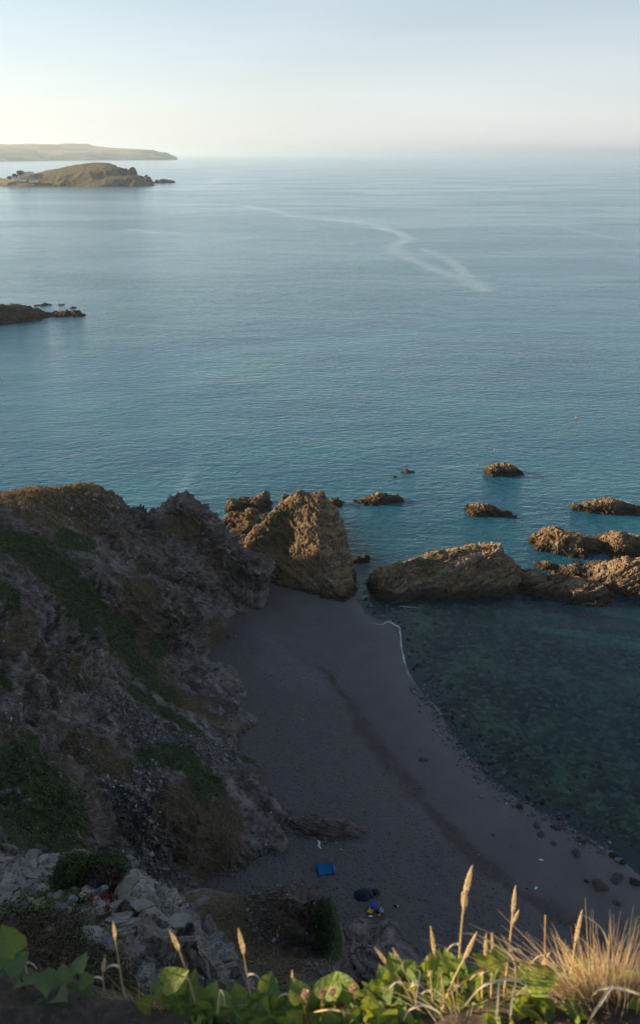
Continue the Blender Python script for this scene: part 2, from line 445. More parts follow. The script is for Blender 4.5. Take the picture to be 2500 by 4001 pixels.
veg = strokes(P0, [
    (3.0, [(80, 2150, 75), (200, 2250, 74.5), (330, 2370, 72.3), (450, 2520, 70.2)]), (2.0, [(470, 2550, 69.7), (560, 2680, 66.5), (640, 2760, 65)]),
    (1.6, [(250, 2120, 80), (330, 2140, 81)]), (1.5, [(640, 2480, 76), (600, 2550, 72)]),
    (1.5, [(540, 2690, 63), (640, 2790, 61.5), (740, 2850, 60)]), (2.0, [(580, 2880, 56), (600, 2960, 53), (560, 3020, 51)]),
    (2.2, [(680, 2930, 56), (740, 2960, 55)]), (1.8, [(820, 3060, 53), (780, 3090, 51.5)]),
    (1.4, [(890, 2950, 59), (980, 3010, 58)]), (1.8, [(0, 2270, 64), (20, 2340, 61)]), (1.2, [(560, 2230, 81)]),
    (3.0, [(100, 3000, 41), (120, 3150, 38.5), (200, 3260, 37)]), (2.2, [(20, 3120, 37), (60, 3260, 34)]), (1.5, [(250, 3120, 40.3), (290, 3220, 39.5)]),
    (1.2, [(400, 3300, 42), (430, 3280, 43)]),
    (0.9, [(1285, 3560, 25.6), (1300, 3690, 24.8)]), (0.7, [(1180, 3487, 26.9), (1260, 3495, 26.5)]),
    (2.2, [(820, 3680, 22), (900, 3800, 19.4), (1000, 3880, 18.3)]), (1.8, [(800, 3800, 18.5), (880, 3920, 16.2)]), (0.8, [(1040, 3620, 24.8), (1060, 3650, 24.3)]),
    (0.9, [(1360, 3830, 21.7)]), (1.0, [(0, 2700, 48)]), (1.0, [(330, 2690, 59), (380, 2730, 58.8)])])
dry = strokes(P0, [
    (5.5, [(0, 1950, 83), (150, 1930, 85), (330, 1905, 88)]), (2.5, [(330, 1900, 88.5), (430, 1950, 90)]), (1.6, [(660, 2010, 92), (760, 2080, 92.5)]),
    (2.8, [(500, 2300, 79), (560, 2450, 74.5), (620, 2620, 68.5)]), (2.4, [(680, 2700, 66), (800, 2760, 66)]), (1.8, [(820, 2450, 82.5), (850, 2600, 78)]),
    (2.0, [(200, 2600, 59), (330, 2700, 58.5)]), (3.0, [(750, 3120, 50.8), (700, 3220, 47.3)]), (2.4, [(880, 3200, 50), (800, 3320, 47)]), (2.2, [(450, 2980, 50.5), (300, 2950, 49.5)]),
    (2.0, [(100, 2450, 60), (60, 2560, 55)]), (3.0, [(0, 3000, 40), (60, 3060, 39)]),
    (3.0, [(650, 3520, 27), (900, 3560, 26), (950, 3650, 24)]), (2.2, [(650, 3600, 24), (620, 3700, 20)]), (1.6, [(1150, 3750, 22.7), (1200, 3850, 20.5), (1150, 3930, 18)]), (2.5, [(1000, 3780, 21.6), (1050, 3900, 18.5)]),
    (1.3, [(1350, 2120 - 0, 22)]) if False else (1.0, [(1320, 3760, 22.8)])])
scree = strokes(P0, [
    (2.2, [(370, 2720, 58.6), (470, 2800, 58.2), (560, 2860, 57)]), (1.6, [(620, 2850, 58.6), (740, 2910, 57.8), (880, 2945, 59)]),
    (2.6, [(430, 3150, 46.5), (500, 3280, 45), (560, 3420, 43)]), (2.0, [(280, 2960, 48.7), (260, 3020, 47)]), (1.5, [(570, 3040, 50.5), (560, 3090, 49.3)]),
    (1.3, [(1040, 3580, 25.6), (1080, 3520, 26.4)]), (1.6, [(1290, 3830, 21.6), (1300, 3900, 20)]), (2.0, [(330, 1990, 86), (480, 2000, 89.5)]), (1.2, [(0, 2900, 42), (60, 2830, 44)])])
brk = 0.38 * fbm(P0 * 0.45, 4, 0.65, seed=77)
veg = np.clip(veg * (1 - 0.9 * scree) + brk * (veg > 0.02), 0, 1); dry = np.clip(dry + 1.2 * brk * (dry > 0.02) + 0.35 * sstep(0.15, 0.8, fbm(P0 * 0.12, 4, 0.6, seed=78)), 0, 1); scree = np.clip(scree + brk * (scree > 0.02), 0, 1)
NRM = normals_of(xs, ys, GZ).reshape(-1, 3)
steep = sstep(0.92, 0.6, NRM[:, 2])
soft = np.maximum(veg, dry)
far = sstep(27, 42, P0[:, 1]) * 0.78 + 0.22
bed_n = (0.55, 0.25, 0.8)
bd_, ctone = bedded(P0, bed_n, 0.95, 3, True)
disp = bd_ * 1.35 * (1.0 - 0.75 * soft) + (ridged(P0 * 0.13, 3, 0.5, seed=9) * 0.6 + 0.85 * steep * ridged(P0 * np.array([0.26, 0.26, 0.05]), 3, 0.5, seed=10)) * (1 - 0.4 * soft) + 0.20 * fbm(P0 * 1.6, 3, 0.7, seed=21)
disp += 0.25 * soft * fbm(P0 * np.array([1.1, 1.1, 0.7]), 3, 0.6, seed=33)
disp *= far * (0.45 + 0.55 * steep) * (0.30 + 0.70 * sstep(2.2, 6.0, P0[:, 2]))
under = sstep(-0.5, -2.5, P0[:, 2])
P1 = P0 + NRM * (disp * (1 - under))[:, None]
tstr = (1 - 0.85 * soft) * (1 - under) * (0.25 + 0.75 * sstep(2.2, 5.0, P0[:, 2])) * (0.35 + 0.65 * sstep(27, 42, P0[:, 1]))
for hh_, sd_ in ((1.25, 31), (0.5, 32)):
    P1 = P1 + (terrace(P1, bed_n, hh_, sd_) - P1) * tstr[:, None]
F = grid_faces(len(xs), len(ys))
keep = P1[:, 2] > -1.2
V_, F_, at_ = cull(P1, F, keep, {'veg': veg, 'dry': dry, 'scree': scree, 'tone': ctone})
MAT_CLIFF = rock_material('cliff_slate', (0.023, 0.020, 0.018), (0.090, 0.078, 0.069), (0.28, 0.26, 0.245), rot=(0.25, -0.55, 0.2), size=1.0, veg=True, relief=1.0)
cliff = link('cliff', quick_mesh('cliff', V_, F_, at_, smooth=False), MAT_CLIFF)
cliff['kind'] = 'structure'
CLIFF_V, CLIFF_N = P1, NRM
CLIFF_VEG, CLIFF_DRY, CLIFF_SCREE = veg, dry, scree

# ------------------------------------------------------------------ beach, sea bed
shore_px = [(1300, 2075), (1398, 2250), (1393, 2345), (1440, 2400), (1490, 2428), (1545, 2440), (1568, 2520), (1590, 2600), (1625, 2670), (1690, 2745),
            (1760, 2850), (1830, 2950), (1900, 3035), (2010, 3110), (2120, 3175), (2270, 3255), (2400, 3325), (2500, 3420), (2700, 3500), (3100, 3650)]
shore = [(-30.0, 112.0), (-10.0, 108.0), (-2.0, 107.0)] + [tuple(Z(*q)[:2]) for q in shore_px] + [(60.0, 22.0), (80.0, 15.0)]
# berm: a low step along the old tide line
berm_px = [(1010, 2400), (1090, 2480), (1200, 2580), (1290, 2640), (1360, 2740), (1430, 2860), (1520, 2990), (1600, 3080), (1720, 3220), (1850, 3350), (2000, 3470), (2180, 3580), (2400, 3720), (2800, 3900)]
berm = [tuple(Z(*q, 1.2)[:2]) for q in berm_px]
def sand_height(x, y):
    d, s, _ = seg_dist(x, y, shore)
    sd = -s * d                             # > 0 on the sand
    sd = np.where((y > 108) | ((x > 6.5) & (y > 90)), -d, sd)
    z = np.where(sd > 0, 2.2 * (1 - np.exp(-np.maximum(sd, 0) * 0.045)), 0)
    deep = np.maximum(-sd, 0)
    out = sstep(96, 112, y) * 1.6 + sstep(100, 190, y) * 9 + sstep(40, 90, x) * 2.0
    z = np.where(sd <= 0, -(0.05 + 0.075 * deep + out * sstep(0, 10, deep)), z)
    q, qs, qa = seg_dist(x, y, berm)
    z = z + sstep(-1.0, 0.8, -qs * q) * 0.35 * sstep(0, 4, sd) * sstep(0.0, 8.0, qa)
    return np.maximum(z, -14), sd
bx = np.concatenate([np.arange(-32, 52, 0.28), np.arange(52, 150, 1.5)]); by = np.concatenate([np.arange(14, 120, 0.28), np.arange(120, 215, 1.5)])
BX, BY = np.meshgrid(bx, by)
bz, sd = sand_height(BX.ravel(), BY.ravel())
Pb = np.stack([BX.ravel(), BY.ravel(), bz], -1)
wetz = sstep(0.2, -2.0, sd)
lump = fbm(Pb * np.array([0.5, 0.5, 0]) + 3, 4, 0.6, seed=40)
Pb[:, 2] += wetz * (0.22 * lump + 0.12 * np.maximum(0, ridged(Pb * np.array([1.3, 1.3, 0]), 3, 0.6, seed=41))) * sstep(-1.0, -5, sd)
bd, bs, bal = seg_dist(Pb[:, 0], Pb[:, 1], berm)
bsd = -bs * bd                              # > 0 on the landward side
band_w = 0.75 + 0.35 * noise(np.stack([bal * 0.25, bal * 0, bal * 0], -1), 5)
band = np.clip(1.1 - np.abs(bsd + 0.25 + 0.3 * fbm(Pb * np.array([0.4, 0.4, 0]), 3, 0.6, seed=73)) / (1.9 * band_w), 0, 1) * sstep(9, 18, bal) * (0.9 + 0.28 * fbm(Pb * np.array([0.9, 0.9, 0]), 4, 0.65, seed=74))
trod = sstep(0.3, 2.0, bsd)
foot_n = noise(Pb * np.array([2.3, 2.3, 0]), 71) ; foot_n2 = noise(Pb * np.array([1.35, 1.35, 0]), 72)
dimple = sstep(0.05, 0.55, foot_n) * sstep(-0.5, 0.2, foot_n2)
Pb[:, 2] -= trod * dimple * 0.09 * sstep(0, 3, sd)
pebble = strokes(Pb, [(3.2, [(1060, 2480, 84), (1150, 2560, 79.5), (1250, 2700, 73.5)]), (2.0, [(1020, 2620, 77), (1130, 2700, 73)])]) * trod
k = NT('wet_sand')
fine = k.noise(scale=9, detail=5, rough=0.7); med = k.noise(scale=0.35, detail=5, rough=0.6); spk = k.voro(scale=7.0, out='Color')
sp = k.n.new('ShaderNodeSeparateColor'); k.l(spk, sp.inputs[0])
sand = k.ramp(k.math('ADD', k.math('MULTIPLY', fine, 0.45), k.math('MULTIPLY', med, 0.55)), [(0.3, (0.079, 0.073, 0.074)), (0.5, (0.105, 0.098, 0.097)), (0.7, (0.128, 0.119, 0.118))])
trodm = k.attr('trod')
sand = k.mix(k.math('MULTIPLY', trodm, k.rng(med, 0.35, 0.7)), sand, (0.096, 0.090, 0.086))
chips = k.math('MULTIPLY', k.rng(sp.outputs[0], 0.90, 0.96), k.rng(sp.outputs[1], 0.3, 0.7))
sand = k.mix(k.math('MULTIPLY', chips, k.math('ADD', 0.12, k.math('MULTIPLY', k.attr('pebble'), 0.6))), sand, (0.26, 0.26, 0.28))
sand = k.mix(k.math('MULTIPLY', k.attr('pebble'), 0.45), sand, (0.15, 0.15, 0.165))
sand = k.mix(k.rng(k.math('ADD', k.attr('band'), k.math('MULTIPLY', k.math('SUBTRACT', fine, 0.5), 1.1)), 0.1, 0.95), sand, (0.058, 0.051, 0.046))
und = k.attr('sea')
gn = k.noise(scale=0.9, detail=6, rough=0.7); g2 = k.noise(scale=0.16, detail=4, rough=0.6)
sv = k.voro(k.map(scale=(1, 1.4, 1), rot=(0, 0, 0.5)), scale=1.5, out='Color'); svs = k.n.new('ShaderNodeSeparateColor'); k.l(sv, svs.inputs[0])
bedc = k.ramp(k.math('ADD', k.math('MULTIPLY', gn, 0.5), k.math('MULTIPLY', g2, 0.5)), [(0.36, (0.014, 0.014, 0.008)), (0.45, (0.040, 0.042, 0.018)), (0.54, (0.12, 0.135, 0.05)), (0.66, (0.36, 0.36, 0.20))])
bedc = k.mix(k.math('MULTIPLY', k.rng(svs.outputs[0], 0.72, 0.85), 0.6), bedc, (0.26, 0.28, 0.24))
col = k.mix(und, sand, bedc)
pr = k.voro(scale=3.2, feature='SMOOTH_F1'); pr2 = k.rng(pr, 0.0, 0.42)
hh = k.math('ADD', k.math('MULTIPLY', pr2, k.math('MULTIPLY', trodm, 0.9)), k.math('MULTIPLY', fine, 0.25))
damp = k.attr('damp')
rough = k.math('SUBTRACT', 0.85, k.math('MULTIPLY', damp, 0.45))
col = k.mix(k.math('MULTIPLY', damp, 0.25), col, (0.085, 0.085, 0.09))
MAT_SAND = k.done(k.bsdf(col, rough, k.bump(hh, 0.9, 0.16), 0.3))
beach_me = quick_mesh('beach', Pb, grid_faces(len(bx), len(by)),
    {'trod': trod, 'band': band, 'pebble': pebble, 'sea': sstep(-0.6, -3.2, sd + 0.9 * lump), 'damp': sstep(7, 0, sd) * sstep(-3, 0, sd)})
beach = link('beach', beach_me, MAT_SAND); beach['kind'] = 'structure'

# ------------------------------------------------------------------ sea
th = np.radians(np.arange(-82, 82.01, 0.33)); rr = 24 * (45000 / 24) ** (np.arange(561) / 560)
TH, RR = np.meshgrid(th, rr)
Ps = np.stack([RR * np.sin(TH), RR * np.cos(TH), 0 * RR], -1).reshape(-1, 3)
inner = (Ps[:, 0] < 150) & (Ps[:, 0] > -32) & (Ps[:, 1] < 215)
depth = np.full(len(Ps), 14.0)
depth[inner] = -sand_height(Ps[inner, 0], Ps[inner, 1])[0]
kk = 0.085 + 0.245 * sstep(92, 104, Ps[:, 1])
opac = 1 - np.exp(-np.maximum(depth, 0) * kk)
edge = sstep(110, 150, Ps[:, 0]) + sstep(170, 210, Ps[:, 1]) + sstep(-20, -30, Ps[:, 0])
opac = np.clip(np.maximum(opac, edge), 0, 1)
# calm slicks: where the current smooths the water
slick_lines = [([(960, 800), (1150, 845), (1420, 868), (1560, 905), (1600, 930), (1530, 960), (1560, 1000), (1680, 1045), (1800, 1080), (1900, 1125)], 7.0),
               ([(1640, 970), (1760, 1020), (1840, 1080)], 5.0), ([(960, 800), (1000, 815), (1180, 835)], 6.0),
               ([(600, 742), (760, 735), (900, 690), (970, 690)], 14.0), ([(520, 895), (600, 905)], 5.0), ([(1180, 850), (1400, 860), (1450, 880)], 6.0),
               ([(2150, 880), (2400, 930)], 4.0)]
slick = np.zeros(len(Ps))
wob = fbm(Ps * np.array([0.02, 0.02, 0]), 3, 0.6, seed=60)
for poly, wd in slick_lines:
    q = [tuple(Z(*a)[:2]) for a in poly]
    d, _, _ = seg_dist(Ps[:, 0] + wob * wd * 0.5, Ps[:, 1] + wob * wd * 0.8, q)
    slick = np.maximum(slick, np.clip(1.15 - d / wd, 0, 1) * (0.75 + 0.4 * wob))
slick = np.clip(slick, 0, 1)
k = NT('sea_water')
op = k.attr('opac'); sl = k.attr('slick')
swell = k.noise(k.map(scale=(0.035, 0.075, 1), rot=(0, 0, 0.35)), 1.0, 2, 0.5)
chop = k.noise(k.map(scale=(0.28, 0.7, 1), rot=(0, 0, -0.55)), 1.0, 3, 0.6, 0.4)
rip = k.noise(k.map(scale=(0.8, 1.7, 1), rot=(0, 0, -0.7)), 1.0, 3, 0.6, 0.3)
wind = k.noise(k.map(scale=(0.004, 0.009, 1), rot=(0, 0, 0.25)), 1.0, 4, 0.6, 0.8)
calm = k.math('MAXIMUM', k.math('MULTIPLY', sl, 0.85), k.math('MULTIPLY', k.attr('shelter'), 0.68))
amp = k.math('MULTIPLY', k.math('SUBTRACT', 1.0, calm), k.rng(wind, 0.34, 0.68, 0.55, 1.18))
hgt = k.math('ADD', k.math('MULTIPLY', swell, 1.0), k.math('ADD', k.math('MULTIPLY', chop, 0.75), k.math('MULTIPLY', rip, 0.30)))
nb = k.bump(k.math('MULTIPLY', hgt, amp), 1.0, 0.54)
fres = k.n.new('ShaderNodeFresnel'); fres.inputs['IOR'].default_value = 1.38; k.l(nb, fres.inputs['Normal'])
tint = k.noise(k.map(scale=(0.02, 0.03, 1)), 1.0, 3)
deepc = k.mix(k.rng(tint, 0.35, 0.7), (0.013, 0.088, 0.158), (0.017, 0.118, 0.172))
deepc = k.mix(k.math('MULTIPLY', sl, 0.6), deepc, (0.22, 0.30, 0.33))  # slick paler in the body colour, standing in for its brighter sky reflection
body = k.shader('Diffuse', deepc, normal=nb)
clear = k.shader('Transparent', (0.62, 0.86, 0.84))
under_ = k.mixs(op, clear, body)
gloss = k.shader('Glossy', (0.90, 0.97, 1.0), k.math('ADD', 0.15, k.math('MULTIPLY', sl, 0.10)), nb)
MAT_SEA = k.done(k.mixs(fres.outputs[0], under_, gloss))
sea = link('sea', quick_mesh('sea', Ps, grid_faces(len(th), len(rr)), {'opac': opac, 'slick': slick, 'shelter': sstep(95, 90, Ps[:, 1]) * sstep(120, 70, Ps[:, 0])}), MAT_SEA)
sea['kind'] = 'structure'
# ------------------------------------------------------------------ rocks standing in the sea
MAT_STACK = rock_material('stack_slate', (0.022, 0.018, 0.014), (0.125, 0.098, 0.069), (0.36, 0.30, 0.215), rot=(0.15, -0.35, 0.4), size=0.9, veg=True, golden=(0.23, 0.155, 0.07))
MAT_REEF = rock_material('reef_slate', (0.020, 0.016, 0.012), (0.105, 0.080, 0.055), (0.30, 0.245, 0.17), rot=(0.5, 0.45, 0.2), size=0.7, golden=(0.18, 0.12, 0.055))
MAT_SKERRY = rock_material('skerry_slate', (0.018, 0.014, 0.011), (0.055, 0.042, 0.032), (0.12, 0.10, 0.08), rot=(0.4, 0.3, 0.2), size=1.5)
def rock(name, label, pts, mat, bounds, res, amp=0.35, s=0.6, bed=(0.5, 0.3, 0.8), c=0.35, seed=1, veg_fn=None, cat='rock', group=None, bottom=-1.0):
    """a rock grown through surveyed crest and waterline points"""
    f = Surf(pts, c)
    x = np.arange(bounds[0], bounds[1] + res, res); y = np.arange(bounds[2], bounds[3] + res, res)
    X, Y = np.meshgrid(x, y)
    Zg = f(X, Y).reshape(X.shape)
    P = np.stack([X.ravel(), Y.ravel(), Zg.ravel()], -1)
    N = normals_of(x, y, Zg).reshape(-1, 3)
    v = veg_fn(P) if veg_fn else (np.zeros(len(P)), np.zeros(len(P)))
    bd0, tone = bedded(P, bed, s, seed, True)
    dsp = bd0 * amp * 1.45 + amp * 0.22 * fbm(P * (0.9 / s), 4, 0.6, seed=seed + 5) + amp * 0.35 * ridged(P * (0.25 / s), 2, 0.5, seed=seed + 9)
    dsp *= 1 - 0.4 * np.maximum(v[0], v[1])
    P = P + N * dsp[:, None]
    for hh_, kk_ in ((1.15 * s, 0), (0.45 * s, 7)):
        P = P + (terrace(P, bed, hh_, seed + kk_) - P) * 0.8 * (1 - 0.5 * np.maximum(v[0], v[1]))[:, None]
    V, F, at = cull(P, grid_faces(len(x), len(y)), P[:, 2] > bottom, {'veg': v[0], 'dry': v[1], 'scree': v[0] * 0, 'tone': tone})
    o = link(name, quick_mesh(name, V, F, at, smooth=False), mat)
    return tag(o, label, cat, group)
def skirt(pts, cx, cy, out, z=-3):
    """roots below the waterline, pushed outward from the rock's middle"""
    r = []
    for p in pts:
        d = np.array([p[0] - cx, p[1] - cy]); l = np.linalg.norm(d) + 1e-6
        r.append(np.array([p[0] + d[0] / l * out, p[1] + d[1] / l * out, z]))
    return r

# the tall stack
st_front = [Z(1010, 2200, 1.2), Z(1065, 2275, 1.0), Z(1180, 2312, 0.8), Z(1250, 2338, 0.5), Z(1350, 2350, 0.2), Z(1388, 2320, 0)]
st_side = [W(5.4, 97.5, 0), W(5.2, 101.5, 0), W(3.5, 105.5, 0), W(-2, 107.5, 0), W(-8, 107, 0), W(-12.5, 105, 0), W(-12.5, 101, 1)]
st_crest = [A(1268, 1922, 100.5), A(1160, 1930, 100.8), A(1210, 1924, 101.2), A(1290, 1965, 100.8), A(1325, 2010, 100.6), A(1352, 2090, 99.9), A(1372, 2190, 98.6), A(1384, 2270, 97),
            A(1100, 1965, 101.5), A(1050, 2010, 101.3), A(1000, 2060, 101.2), A(960, 2115, 101),
            A(1220, 2040, 98.2), A(1255, 2110, 96.8), A(1320, 2180, 96.9), A(1250, 2200, 95.3), A(1120, 2120, 99.3), A(1060, 2170, 98.6), A(1100, 2230, 96.9),
            A(1250, 2280, 94.9), A(1340, 2280, 95), A(1160, 2020, 99.7), A(1180, 2260, 95.6)]
st_pts = st_front + st_side + st_crest + skirt(st_front[1:] + st_side, -3, 101, 2.2, -4)
def stack_veg(P):
    g = strokes(P, [(1.6, [(1060, 2040, 100.5), (1130, 2000, 100.5)]), (1.4, [(1100, 2100, 99.3), (1030, 2110, 100)]), (0.6, [(1270, 2160, 96.9)]), (0.5, [(1220, 2195, 96.3)]), (1.0, [(1140, 1970, 100.8)])])
    d = strokes(P, [(2.4, [(1150, 2080, 99), (1080, 2110, 99.3), (1030, 2130, 99.8)]), (1.2, [(1180, 1935, 100.9), (1250, 1930, 100.6)]), (1.2, [(1240, 2130, 97.4), (1260, 2200, 96.2)])])
    return g * 0.62, d * 0.62
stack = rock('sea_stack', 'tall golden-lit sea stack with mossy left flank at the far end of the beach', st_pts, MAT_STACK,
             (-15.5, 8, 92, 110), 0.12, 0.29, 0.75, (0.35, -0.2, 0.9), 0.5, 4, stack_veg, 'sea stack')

# the slabs behind the stack
sl1 = [Z(878, 2000, 0), Z(930, 2010, 0), Z(1010, 2022, 0), Z(1100, 2010, 0)]
rock('rock_slab', 'dark slab-topped rock behind the left shoulder of the tall stack, upper of two',
     sl1 + [A(885, 1968, sl1[0][1] + 1.5), A(960, 1950, sl1[0][1] + 3), A(1050, 1928, sl1[0][1] + 4.5), A(1110, 1932, sl1[0][1] + 5), A(1000, 1985, sl1[0][1] + 0.8)] +
     [W(-16.5, 124, 0), W(-9, 127, 0), W(-3, 126, 0), W(-2, 120, 0)] + skirt(sl1 + [W(-16.5, 124, 0), W(-9, 127, 0), W(-3, 126, 0)], -9, 120.5, 2, -3.5),
     MAT_REEF, (-20, 0, 114, 130), 0.17, 0.45, 0.9, (0.2, 0.5, 0.8), 0.4, 12)
sl2 = [Z(872, 2060, 0), Z(890, 2110, 0), Z(930, 2140, 0), Z(980, 2150, 0)]
rock('rock_slab', 'dark slab-topped rock against the left foot of the tall stack, lower of two',
     sl2 + [A(880, 2015, sl2[0][1] + 1.0), A(950, 2000, sl2[0][1] + 1.2), A(1010, 1998, sl2[0][1] + 1.5), A(900, 2035, sl2[0][1] + 0.2), A(960, 2030, sl2[0][1] - 0.5), A(920, 2085, sl2[1][1] + 0.9), A(980, 2085, sl2[1][1] + 1)] +
     [W(-15.5, 115.5, 0), W(-10, 117, 0), W(-5, 115, 0)] + skirt(sl2[:3] + [W(-15.5, 115.5, 0), W(-10, 117, 0)], -10, 110, 2, -3.5),
     MAT_REEF, (-19, -4, 102, 119), 0.15, 0.45, 0.9, (0.2, 0.5, 0.8), 0.4, 14)

# the long bedded ridge on the right of the gap
rf = [Z(1428, 2265, 0), Z(1445, 2312, 0), Z(1530, 2366, 0), Z(1600, 2358, 0), Z(1700, 2342, 0), Z(1850, 2338, 0), Z(2000, 2325, 0), Z(2080, 2300, 0)]
rb = [W(7.5, 99.5, 0), W(12, 103, 0), W(18, 105.5, 0), W(25, 106, 0), W(31, 103, 0)]
rc = [A(1465, 2232, 96.6), A(1480, 2290, 95.2), A(1510, 2330, 94.2), A(1560, 2214, 97.6), A(1650, 2190, 98.4), A(1720, 2160, 99), A(1800, 2145, 99.6), A(1925, 2123, 100.2), A(1950, 2128, 100.2), A(1970, 2160, 100), A(2030, 2222, 98.8), A(2090, 2262, 98),
      A(1600, 2300, 95), A(1750, 2270, 95.8), A(1900, 2240, 96.6), A(1950, 2290, 95.4)]
def ridge_veg(P):
    g = strokes(P, [(0.8, [(1640, 2200, 98), (1700, 2180, 98.3)]), (0.7, [(1660, 2230, 97.2)])])
    d = strokes(P, [(1.1, [(1700, 2185, 98.2), (1800, 2150, 99.2)]), (0.8, [(1690, 2230, 97.2), (1700, 2260, 96.3)])])
    return g * 0.7, d * 0.75
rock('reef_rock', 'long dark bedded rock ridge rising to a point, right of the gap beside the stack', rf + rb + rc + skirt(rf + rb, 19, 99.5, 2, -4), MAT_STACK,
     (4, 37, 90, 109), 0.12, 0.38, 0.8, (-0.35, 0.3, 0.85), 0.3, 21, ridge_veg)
tf = [Z(2085, 2325, 0), Z(2140, 2345, 0), Z(2230, 2362, 0), Z(2340, 2365, 0), Z(2390, 2335, 0)]
rock('reef_rock', 'low dark rounded rock joining the long ridge to the reef at the right edge',
     tf + [A(2075, 2255, tf[0][1] + 2), A(2130, 2275, tf[0][1] + 1.6), A(2200, 2265, tf[0][1] + 2.2), A(2290, 2275, tf[2][1] + 2.6), A(2370, 2300, tf[3][1] + 2)] +
     [W(31, 101, 0), W(36, 101.5, 0), W(42, 99.5, 0)] + skirt(tf + [W(31, 101, 0), W(36, 101.5, 0), W(42, 99.5, 0)], 36.5, 96.8, 2, -3.5),
     MAT_REEF, (26, 48, 90, 105), 0.13, 0.45, 0.8, (-0.35, 0.4, 0.85), 0.35, 24)

def islet(label, front, crest, dy, thick, seed, res=0.2, amp=0.22, bed=(0.4, 0.45, 0.8), mat=None, name='reef_rock', s=0.6):
    f = [Z(*q) for q in front]
    fx = np.array([p[0] for p in f]); fy = np.array([p[1] for p in f])
    cr = []
    for q in crest:
        X = Z(*q)[0] * np.interp(q[0], [front[0][0], front[-1][0]], [fy[0], fy[-1]]) / max(Z(*q)[1], 1)
        cr.append(A(q[0], q[1], float(np.interp(X, fx, fy)) + (q[2] if len(q) > 2 else dy)))
    back = [np.array([p[0] * (1 + thick / p[1]), p[1] + thick, -0.1]) for p in f[1:-1]] or [np.array([f[0][0], f[0][1] + thick, -0.1])]
    cx = float(np.mean(fx)); cy = float(np.mean(fy)) + thick * 0.5
    allp = f + back
    g = max(1.2, res * 6)
    pts = f + back + cr + skirt(allp, cx, cy, g, -2.0 - g * 0.4)
    b = (min(p[0] for p in allp) - g * 1.6, max(p[0] for p in allp) + g * 1.6, min(p[1] for p in allp) - g * 1.4, max(p[1] for p in allp) + g * 1.4)
    return rock(name, label, pts, mat or MAT_REEF, b, res, amp * 1.7, s * 1.25, bed, 0.15, seed, bottom=-0.8)

islet('small brown wedge of rock showing right behind the tall stack', [(1288, 1978), (1310, 1980), (1336, 1976)], [(1293, 1955), (1315, 1950), (1332, 1958)], 1.2, 3, 31)
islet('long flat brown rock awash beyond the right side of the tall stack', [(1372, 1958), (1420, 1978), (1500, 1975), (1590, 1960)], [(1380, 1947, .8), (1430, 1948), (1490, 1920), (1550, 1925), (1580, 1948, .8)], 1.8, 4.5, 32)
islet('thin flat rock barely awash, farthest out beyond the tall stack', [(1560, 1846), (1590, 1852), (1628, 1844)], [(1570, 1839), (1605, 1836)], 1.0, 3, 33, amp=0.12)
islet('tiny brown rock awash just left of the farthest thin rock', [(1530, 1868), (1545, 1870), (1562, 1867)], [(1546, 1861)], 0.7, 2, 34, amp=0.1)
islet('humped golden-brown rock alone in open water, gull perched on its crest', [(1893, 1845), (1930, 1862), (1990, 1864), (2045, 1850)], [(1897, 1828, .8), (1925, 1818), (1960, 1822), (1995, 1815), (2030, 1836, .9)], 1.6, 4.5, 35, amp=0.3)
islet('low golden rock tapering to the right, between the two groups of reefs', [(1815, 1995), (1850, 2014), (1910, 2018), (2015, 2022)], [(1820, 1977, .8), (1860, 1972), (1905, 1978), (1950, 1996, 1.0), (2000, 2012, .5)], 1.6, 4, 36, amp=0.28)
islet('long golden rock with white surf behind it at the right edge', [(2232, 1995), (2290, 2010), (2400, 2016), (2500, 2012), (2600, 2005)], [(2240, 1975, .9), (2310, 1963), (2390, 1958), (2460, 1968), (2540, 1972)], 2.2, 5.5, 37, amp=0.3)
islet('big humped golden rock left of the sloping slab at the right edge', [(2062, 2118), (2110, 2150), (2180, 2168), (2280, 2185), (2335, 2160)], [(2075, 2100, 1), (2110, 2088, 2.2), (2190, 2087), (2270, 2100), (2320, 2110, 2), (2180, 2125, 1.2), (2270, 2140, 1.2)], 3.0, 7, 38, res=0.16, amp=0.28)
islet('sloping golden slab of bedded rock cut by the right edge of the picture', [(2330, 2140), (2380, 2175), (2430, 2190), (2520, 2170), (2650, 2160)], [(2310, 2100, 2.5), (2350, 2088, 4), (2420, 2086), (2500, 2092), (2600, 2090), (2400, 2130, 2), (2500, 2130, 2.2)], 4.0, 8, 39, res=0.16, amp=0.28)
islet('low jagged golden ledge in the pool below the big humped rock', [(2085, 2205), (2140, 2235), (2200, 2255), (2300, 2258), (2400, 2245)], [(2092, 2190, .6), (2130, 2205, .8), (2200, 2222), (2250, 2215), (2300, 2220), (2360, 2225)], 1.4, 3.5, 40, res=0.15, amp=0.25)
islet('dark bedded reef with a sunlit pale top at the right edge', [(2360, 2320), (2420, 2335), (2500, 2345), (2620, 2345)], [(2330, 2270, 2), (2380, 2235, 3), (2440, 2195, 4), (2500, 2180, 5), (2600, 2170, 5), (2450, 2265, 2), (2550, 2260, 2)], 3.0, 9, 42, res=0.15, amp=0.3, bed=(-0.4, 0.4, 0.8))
islet('small dark boulder in the gap between the stack and the long ridge', [(1372, 2195), (1400, 2200), (1440, 2194)], [(1375, 2173, .9), (1405, 2168), (1436, 2168, .9)], 1.1, 2.4, 43, res=0.12, amp=0.15)

